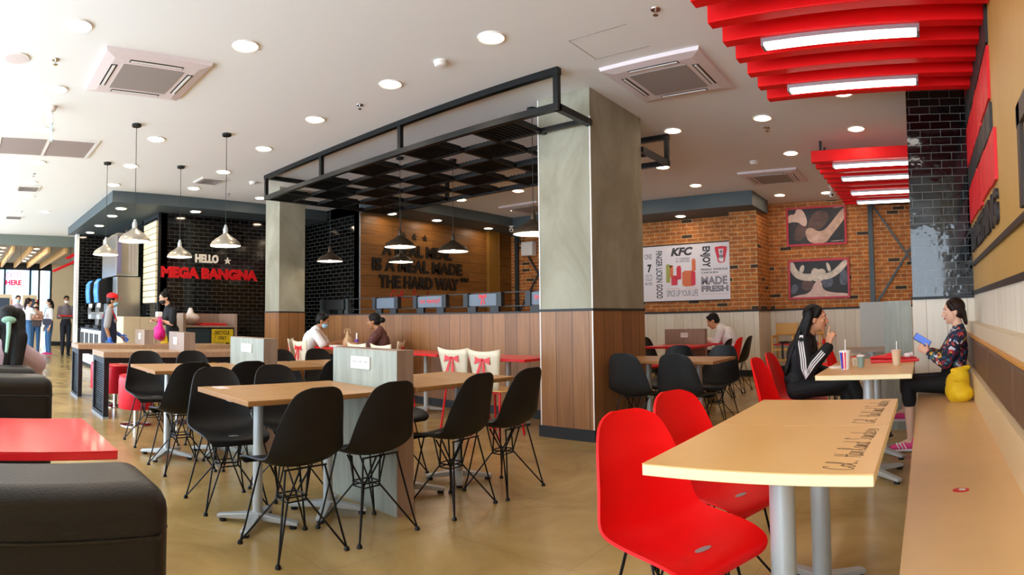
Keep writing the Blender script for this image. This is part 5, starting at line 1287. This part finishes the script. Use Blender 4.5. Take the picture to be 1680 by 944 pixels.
# ================================================================== SMALL THINGS
def cup(name, label, loc, r, h, m, lid=None, straw=None, stripes=None, cat='cup', group=None):
    t = thing(name, label, cat, loc, 0, group)
    MB().lathe([(r * .72, 0), (r * .74, .003), (r, h), (r * 1.03, h + .003)], n=28).build('cup_body', m, t)
    if stripes:
        for k, (a0, a1, ms) in enumerate(stripes):
            b = MB(); n = 8
            vs = []
            for z, rr in ((.004, r * .745 + .0008), (h - .002, r + .0008)):
                for i in range(n + 1):
                    a = R(a0 + (a1 - a0) * i / n); vs.append((rr * math.cos(a), rr * math.sin(a), z))
            b.add(vs, [(i, i + 1, i + n + 2, i + n + 1) for i in range(n)]); b.build('stripe', ms, t)
    if lid: MB().lathe([(r * 1.05, h), (r * 1.05, h + .008), (r * .8, h + .012), (.001, h + .014)], n=28).build('lid', lid, t)
    if straw: MB().tube([(0, 0, h * .3), (.005, 0, h + straw)], .004, 8).build('straw', m_white, t)
    return t
m_blue = mat('blue_print', '#1f3fb0', .5); m_redp = MATS['red_paint']; m_wp = mat('white_paper', '#efe9e4', .6); m_pale_plastic = mat('clear_peach_plastic', '#e8c9a6', .25, alpha=.85)
cup('paper_cup', 'tall paper cup striped blue, red and white with a straw', (-.60, 4.4, .75), .042, .125, m_wp, m_wp, .09, [(215, 245, m_blue), (245, 258, m_redp), (258, 268, m_wp), (268, 284, m_redp)])
cup('paper_cup', 'small grey green cup with a white base on the birch table', (-.50, 4.52, .75), .03, .08, mat('sage_cup', '#8fa398', .5), m_wp)
cup('plastic_cup', 'clear cup of milky peach drink with domed lid and straw', (-.24, 4.62, .75), .038, .105, m_pale_plastic, mat('peach_lid', '#e3b9a2', .3, alpha=.8), .075)
cup('food_tub', 'small printed food tub behind the striped cup', (-.55, 4.66, .75), .04, .06, mat('printed_tub', '#c9b49a', .5, noise=.5, nscale=30), None, None, None, 'tub')
t = thing('serving_tray', 'red serving tray with food wrappers on the birch table', 'tray', (-.27, 5.0, .75), R(6))
MB().box(-.2, .18, -.14, .14, 0, .006).frame(-.205, .185, -.145, .145, .006, .02, .012, 'z').build('tray_body', m_red_lam, t, bevel=.003)
t = thing('food_wrapper', 'crumpled red paper food bag lying on the red tray', 'wrapper', (-.33, 4.98, .765))
o = voxel(MB().ell((0, 0, .02), (.12, .06, .022)).ell((.04, .0, .035), (.07, .05, .022)).ell((-.09, .01, .018), (.06, .04, .014)), 'wrapper_body', m_redp, None, .006, 1); o.parent = t
t = MB().ell((0, 0, 0), (.035, .03, .02)).ell((.03, .02, .005), (.025, .02, .018)).build('food_wrapper', m_wp, loc=(-.17, 5.06, .79)); tag(t, 'crumpled white and red food wrapper at the right end of the tray', 'wrapper')
t = MB().lathe([(.05, 0), (.06, .012), (.055, .013)], n=24).build('saucer', m_wp, loc=(-.68, 4.5, .75)); tag(t, 'small pale dish beside the striped cup', 'dish')
# yellow bag
t = thing('drawstring_bag', 'bright yellow cloth bag slumped on the bench beside the girl', 'bag', (.22, 4.72, .45), R(10))
b = MB().ell((0, 0, .09), (.10, .11, .10)).ell((.02, -.03, .06), (.10, .11, .07)).ell((-.02, .03, .13), (.07, .08, .09)).cap((.0, .0, .08), (.03, .02, .19), .105, .07, .9).cap((-.03, .02, .235), (.09, .03, .25), .022, .026, .7)
o = voxel(b, 'bag_body', mat('yellow_cloth', '#e6b912', .7, noise=.08, nscale=10), None, .008, 2); o.parent = t
MB().tube([(-.06, -.03, .17), (-.03, -.085, .16), (.03, -.08, .15), (.07, -.02, .16)], .006, 8).build('drawstring', MATS['yellow_cloth'], t)
# diners' things
bag('clear_food_bag', (-7.27, 5.22, .75), .16, .14, .27, mat('clear_tied_plastic', '#cfae84', .2, alpha=.7), 'clear tied plastic bag of food on the red table between the diners')
t = thing('drink_bottle', 'small purple bottle on the red table beside the clear bag', 'bottle', (-7.08, 5.25, .75))
MB().lathe([(.03, 0), (.032, .01), (.032, .11), (.02, .13)], n=20).build('bottle_body', mat('purple_plastic', '#5b2a8c', .4), t); MB().lathe([(.013, .13), (.013, .2), (.008, .22)], n=16).build('pump_cap', m_white, t)
cup('paper_bowl', 'white takeaway bowl in front of the woman in brown', (-6.98, 5.1, .75), .06, .05, m_wp, None, None, None, 'bowl')
cup('paper_cup', 'cup with straw before the man in the white T-shirt', (-7.78, 5.2, .75), .035, .08, m_wp, None, .09)
tag(MB().box(-.12, .12, -.08, .08, 0, .03).build('takeaway_box', m_wp, loc=(-7.55, 5.2, .75), bevel=.01), 'white takeaway box on the red table before the man', 'box')
# napkin at the corner of the near oak table
tag(MB().box(-.06, .06, -.035, .035, 0, .002).build('napkin', mat('pink_white_paper', '#e9c9c4', .7), loc=(-3.38, 1.5, .75)), 'small folded paper on the corner of the near oak table', 'napkin')

# ================================================================== KITCHEN SIDE
t = thing('drinks_counter', 'white drinks counter with black vented cupboards along the black tiles', 'counter', (-14.75, 2.76, 0))
MB().box(0, 2.2, 0, .68, .86, .9).build('worktop', m_black, t, bevel=.004)
MB().box(0, 2.2, .03, .68, .08, .86).build('carcass', m_white, t, smooth=False)
MB().box(.02, 2.18, .06, .66, 0, .08).build('plinth', m_dark, t, smooth=False)
for k in range(4):
    d_ = MB().box(.04 + .53 * k, .54 + .53 * k, .015, .03, .12, .83).build('door', m_white, t, bevel=.004)
    MB().box(.1 + .53 * k, .26 + .53 * k, .008, .015, .3, .78).box(.31 + .53 * k, .47 + .53 * k, .008, .015, .3, .78).build('vent_slot', m_dark, d_, smooth=False)
MB().box(2.2, 2.215, .06, .62, .12, .83).build('end_panel', [m_white], t, smooth=False)
def dispenser(x, label):
    t = thing('drinks_dispenser', label, 'drinks dispenser', (x, 2.79, .9), 0, 'drinks dispensers')
    pr = [(0, .55), (-.02, .8), (-.01, 1.0), (.05, 1.07), (.32, 1.09), (.32, .55)]
    MB().prism(pr, (0, 0, 0), (0, 1, 0), (0, 0, 1), (.42, 0, 0)).build('head', m_black, t, bevel=.015)
    MB().prism([(-.012, .57), (-.034, .8), (-.024, 1.0), (.036, 1.08), (.05, 1.07), (-.008, 1.0), (-.018, .8), (.004, .56)], (.01, 0, 0), (0, 1, 0), (0, 0, 1), (.40, 0, 0)).build('lit_front', mat('blue_water_print', '#2f86d8', .25, noise=.5, nscale=5, emit=.25), t)
    MB().box(.04, .38, .2, .32, .0, .55).build('column', m_steel, t, bevel=.01)
    MB().box(.0, .42, -.02, .32, 0, .06).build('drip_tray', m_dark, t, bevel=.01)
    for k in range(4):
        MB().tube([(.07 + .095 * k, .06, .55), (.07 + .095 * k, .05, .44)], [.022, .014], 10).box(.055 + .095 * k, .085 + .095 * k, .02, .035, .3, .46).build('nozzle', m_steel, t)
    MB().box(.05, .38, .03, .2, .2, .36).build('cup_holder', mat('clear_plastic', '#cfd3d6', .2, alpha=.7), t, bevel=.01)
    return t
dispenser(-13.2, 'black and blue drinks dispenser nearest the cap wearing crew member')
dispenser(-14.1, 'black and blue drinks dispenser behind, farther along the counter')
t = thing('steel_cabinet', 'stainless steel cabinet with narrow vents hung above the drinks counter', 'cabinet', (-12.0, 2.97, 2.0))
MB().box(-1.3, 0, 0, .46, 0, .87).build('body', m_steel, t, bevel=.008)
MB().frame(0, .012, 0, .46, 0, .87, .02, 'x').build('door_edge', m_alu, t, smooth=False)
for k in range(3): MB().box(.001, .01, .26 + .06 * k, .3 + .06 * k, .06, .8).build('vent_panel', m_grille, t, smooth=False)
MB().box(.001, .01, .02, .1, .05, .8).build('label_strip', mat('violet_label', '#6b6488', .5), t, smooth=False)
t = MB().box(-12.4, -12.02, 3.0, 3.5, .0, 1.985).build('steel_splashback', m_steel, bevel=.006); tag(t, 'tall stainless steel panel below the steel cabinet', 'steel panel')
t = thing('service_counter', 'beige panelled service counter behind the two counter tables', 'counter', (-11.0, 2.75, 0))
MB().box(0, .5, 0, .92, 1.14, 1.17).build('worktop', m_beige, t, bevel=.004)
for k in range(3): MB().box(.48, .5, .305 * k + .003, .305 * k + .302, .05, 1.14).build('front_panel', m_beige, t, smooth=False)
MB().box(0, .48, .0, .92, 0, 1.14).build('carcass', m_beige, t, smooth=False)
tag(MB().box(-10.75, -10.62, 3.42, 3.52, 1.172, 1.27).build('napkin_box', m_white, bevel=.01), 'small white box standing on the beige service counter', 'box')
t = thing('waste_station', 'waste station with dark doors and a yellow recycling poster', 'waste station', (-10.85, 3.72, 0))
MB().box(0, .78, -.0, .05, 0, 1.25).box(0, .78, 1.0, 1.05, 0, 1.25).box(0, .05, .05, 1.0, 0, 1.25).box(0.05, .78, .05, 1.0, 1.0, 1.03).build('brown_case', m_lam_brown, t, smooth=False)
MB().box(.74, .77, .06, .52, .06, .98).build('door', mat('dark_teal_door', '#22343c', .5), t, smooth=False)
MB().box(.74, .77, .53, .99, .06, .98).build('door', MATS['dark_teal_door'], t, smooth=False)
pl = MB().box(.771, .775, .55, .97, .2, .97).build('poster_sheet', mat('recycling_yellow', '#d9b818', .5), t, smooth=False)
lettering('printed_word', 'RECYCLE', (.7755, .62, .87), (0, 1, 0), (0, 0, 1), .28, .07, .002, m_text_blk, pl, .02)
lettering('printed_word', 'ONLY', (.7755, .68, .78), (0, 1, 0), (0, 0, 1), .16, .065, .002, m_text_blk, pl, .02)
b = MB()
for k in range(3):
    a = 2 * PI * k / 3 + PI / 2; c_ = (.86 + .045 * math.cos(a), .67 + .045 * math.sin(a))
    u = V(0, math.cos(a + PI / 2), math.sin(a + PI / 2)); v = V(0, math.cos(a), math.sin(a))
    b.prism([(-.035, -.012), (.015, -.012), (.015, -.025), (.04, 0), (.015, .025), (.015, .012), (-.035, .012)], (.7755, c_[0], c_[1]), u, v, (.002, 0, 0))
b.build('recycling_emblem', m_text_blk, pl, smooth=False)
b = MB()
for z in (.73, .715): b.box(.7755, .777, .64, .8, z, z + .004)
b.tube([(.776, .58, .9), (.776, .63, .84), (.776, .58, .76), (.776, .66, .7), (.776, .6, .6)], .004, 6).build('drawn_line', m_text_blk, pl)
for k, z in enumerate((1.03, 1.055)): tag(MB().box(-10.7, -10.15, 4.1 + .06 * k, 4.6, z + .002, z + .022).build('serving_tray', m_red_lam, bevel=.004), 'red tray stacked on the waste station, ' + ('lower one' if k == 0 else 'upper one'), 'tray', 'trays on the waste station')
bag('carrier_bag', (-10.45, 4.0, 1.065), .42, .3, .27, mat('milky_plastic', '#d8c9bf', .4), 'milky white carrier bag lying on top of the waste station', handles=True)
# black column edging by the tiles: tall steel duct strips
tag(MB().box(-13.5, -13.42, 3.55, 3.6, 1.9, 3.15).build('conduit_strip', m_steel), 'slim steel strip on the black tiles behind the silver pendants', 'conduit')

# ================================================================== FAR HALL
for k, y in enumerate((.75, 1.25, 1.75, 2.25, 2.75)):
    w = ('farthest left', 'second from the left', 'middle', 'second from the kitchen', 'nearest the kitchen')[k]
    tag(MB().box(-23.1, -17.02, y - .035, y + .035, 2.93, 3.12).build('timber_beam', mat('pale_timber', '#c89c62', .5, noise=.15, nscale=4), smooth=False), 'pale timber ceiling beam of the far hall, ' + w, 'ceiling beam', 'timber beams of the far hall')
for i in range(5):
    for j, y in enumerate((1.0, 2.0)):
        copy_tree(D0, loc=(-17.9 - 1.05 * i, y, 3.12), label='round downlight of the far hall, ' + ('left' if j == 0 else 'right') + ' row, ' + ('nearest', 'second', 'third', 'fourth', 'farthest')[i], group='downlights of the far hall')
def kiosk(y0, y1, label):
    t = thing('order_kiosk', label, 'ordering kiosk', (-19.6, (y0 + y1) / 2, 0), 0, 'ordering kiosks'); w = (y1 - y0) / 2
    MB().box(-.2, 0, -w, w, 0, 1.8).build('cabinet', mat('kiosk_cream', '#d8c39a', .5), t, bevel=.01)
    MB().box(.001, .012, -w + .07, w - .07, .85, 1.68).build('screen', mat('kiosk_screen', '#3c4a5c', .15), t, smooth=False)
    MB().box(-.1, .0, w, w + .03, .9, 1.65).build('red_side_strip', m_redp, t, smooth=False)
kiosk(.7, 1.42, 'cream self ordering kiosk farther left by the glass doors')
kiosk(1.78, 2.24, 'cream self ordering kiosk behind the waiting group')
t = thing('order_sign', 'red and pink hanging sign reading ORDER HERE', 'sign', (-17.5, 1.08, 2.0))
m_neon = mat('neon_red', '#e0123f', .4, emit=.5); m_pk = mat('neon_pink', '#d0457c', .4, emit=.3)
lettering('printed_word', 'HERE', (0, 0, 0), (0, 1, 0), (0, 0, 1), .46, .15, .02, m_neon, t, .05)
lettering('printed_word', 'ORDER', (0, 0, .2), (0, 1, 0), (0, 0, 1), .46, .16, .02, m_pk, t, .0)
MB().box(0, .01, .5, .51, .03, .3).box(0, .01, .5, .6, .3, .31).box(0, .01, .59, .6, .03, .3).box(0, .01, .5, .6, .02, .03).build('tag_outline', m_pk, t, smooth=False)
for y in (.04, .42): MB().box(0, .008, y, y + .008, .36, 1.12).build('hanging_rod', m_black, t, smooth=False)
t = thing('ceiling_swoosh', 'red slanted bar hung under the hall ceiling near the kitchen end', 'hanging sign', (-16.6, 2.3, 2.35))
MB().prism([(0, 0), (.06, .0), (.62, .27), (.62, .35), (.02, .06)], (0, 0, 0), (0, 1, 0), (0, 0, 1), (.05, 0, 0)).build('red_bar', m_redp, t, bevel=.008)
MB().prism([(.34, .4), (.42, .36), (.62, .46), (.62, .56)], (0, 0, 0), (0, 1, 0), (0, 0, 1), (.05, 0, 0)).build('red_dash', m_redp, t, bevel=.008)
MB().tube([(.02, .5, .3), (.02, .5, .77)], .006, 6).build('hanger', m_black, t)
struct('outside_wall', MB().box(-33.2, -33, -16, 12, -.2, 6.5), mat('outside_blue_facade', '#7fa3cc', .8))
struct('outside_ground', MB().box(-34, -23.5, -16, 12, -.12, -.02), mat('outside_paving', '#b9b6ae', .8))
for y in (2.05, 2.95): struct('outside_column', MB().lathe([(.22, 0), (.22, 4.2)], (-25, y, 0), n=24), m_white, smooth=True)

# high chairs by the brick wall
def high_chair(x, y, label):
    t = thing('high_chair', label, 'high chair', (x, y, 0), 0, 'wooden high chairs')
    mb_ = mat('yellow_beech', '#dba652', .4)
    for sx in (-1, 1):
        for sy in (-1, 1): MB().box(sx * .2 - .018, sx * .2 + .018, sy * .2 - .018, sy * .2 + .018, 0, .98 if sy > 0 else .74).build('leg', mb_, t, bevel=.004)
    MB().box(-.2, .2, .18, .215, .74, .97).build('backrest', mb_, t, bevel=.02)
    for z in (.26, .46): MB().box(-.2, .2, -.21, -.19, z, z + .04).build('front_rail', mb_, t, bevel=.004)
    for sx in (-1, 1): MB().box(sx * .2 - .015, sx * .2 + .015, -.2, .2, .7, .75).build('armrest', mb_, t, bevel=.004)
    MB().box(-.18, .18, -.19, .18, .56, .585).build('seat', m_redleather, t, bevel=.006)
    MB().ell((0, -.02, .61), (.13, .1, .02)).box(-.02, .02, -.215, -.205, .3, .6).build('strap', m_dark, t)
    return t
h0 = high_chair(-2.72, 11.45, 'yellow wooden high chair with dark straps left of the striped jacket woman')
copy_tree(h0, loc=(-2.2, 11.45, 0), label='yellow wooden high chair half behind the woman with long hair')

for k in (-1, 0, 1):
    x_ = -.245 + .028 * k
    wpart(MB().tube([V(x_ + .012, 5.002, .035), V(x_ - .002, 5.0, .062), V(x_ - .012, 5.012, .083)], .0045, 6), 'shoe_stripe', m_white_cloth, rt2)
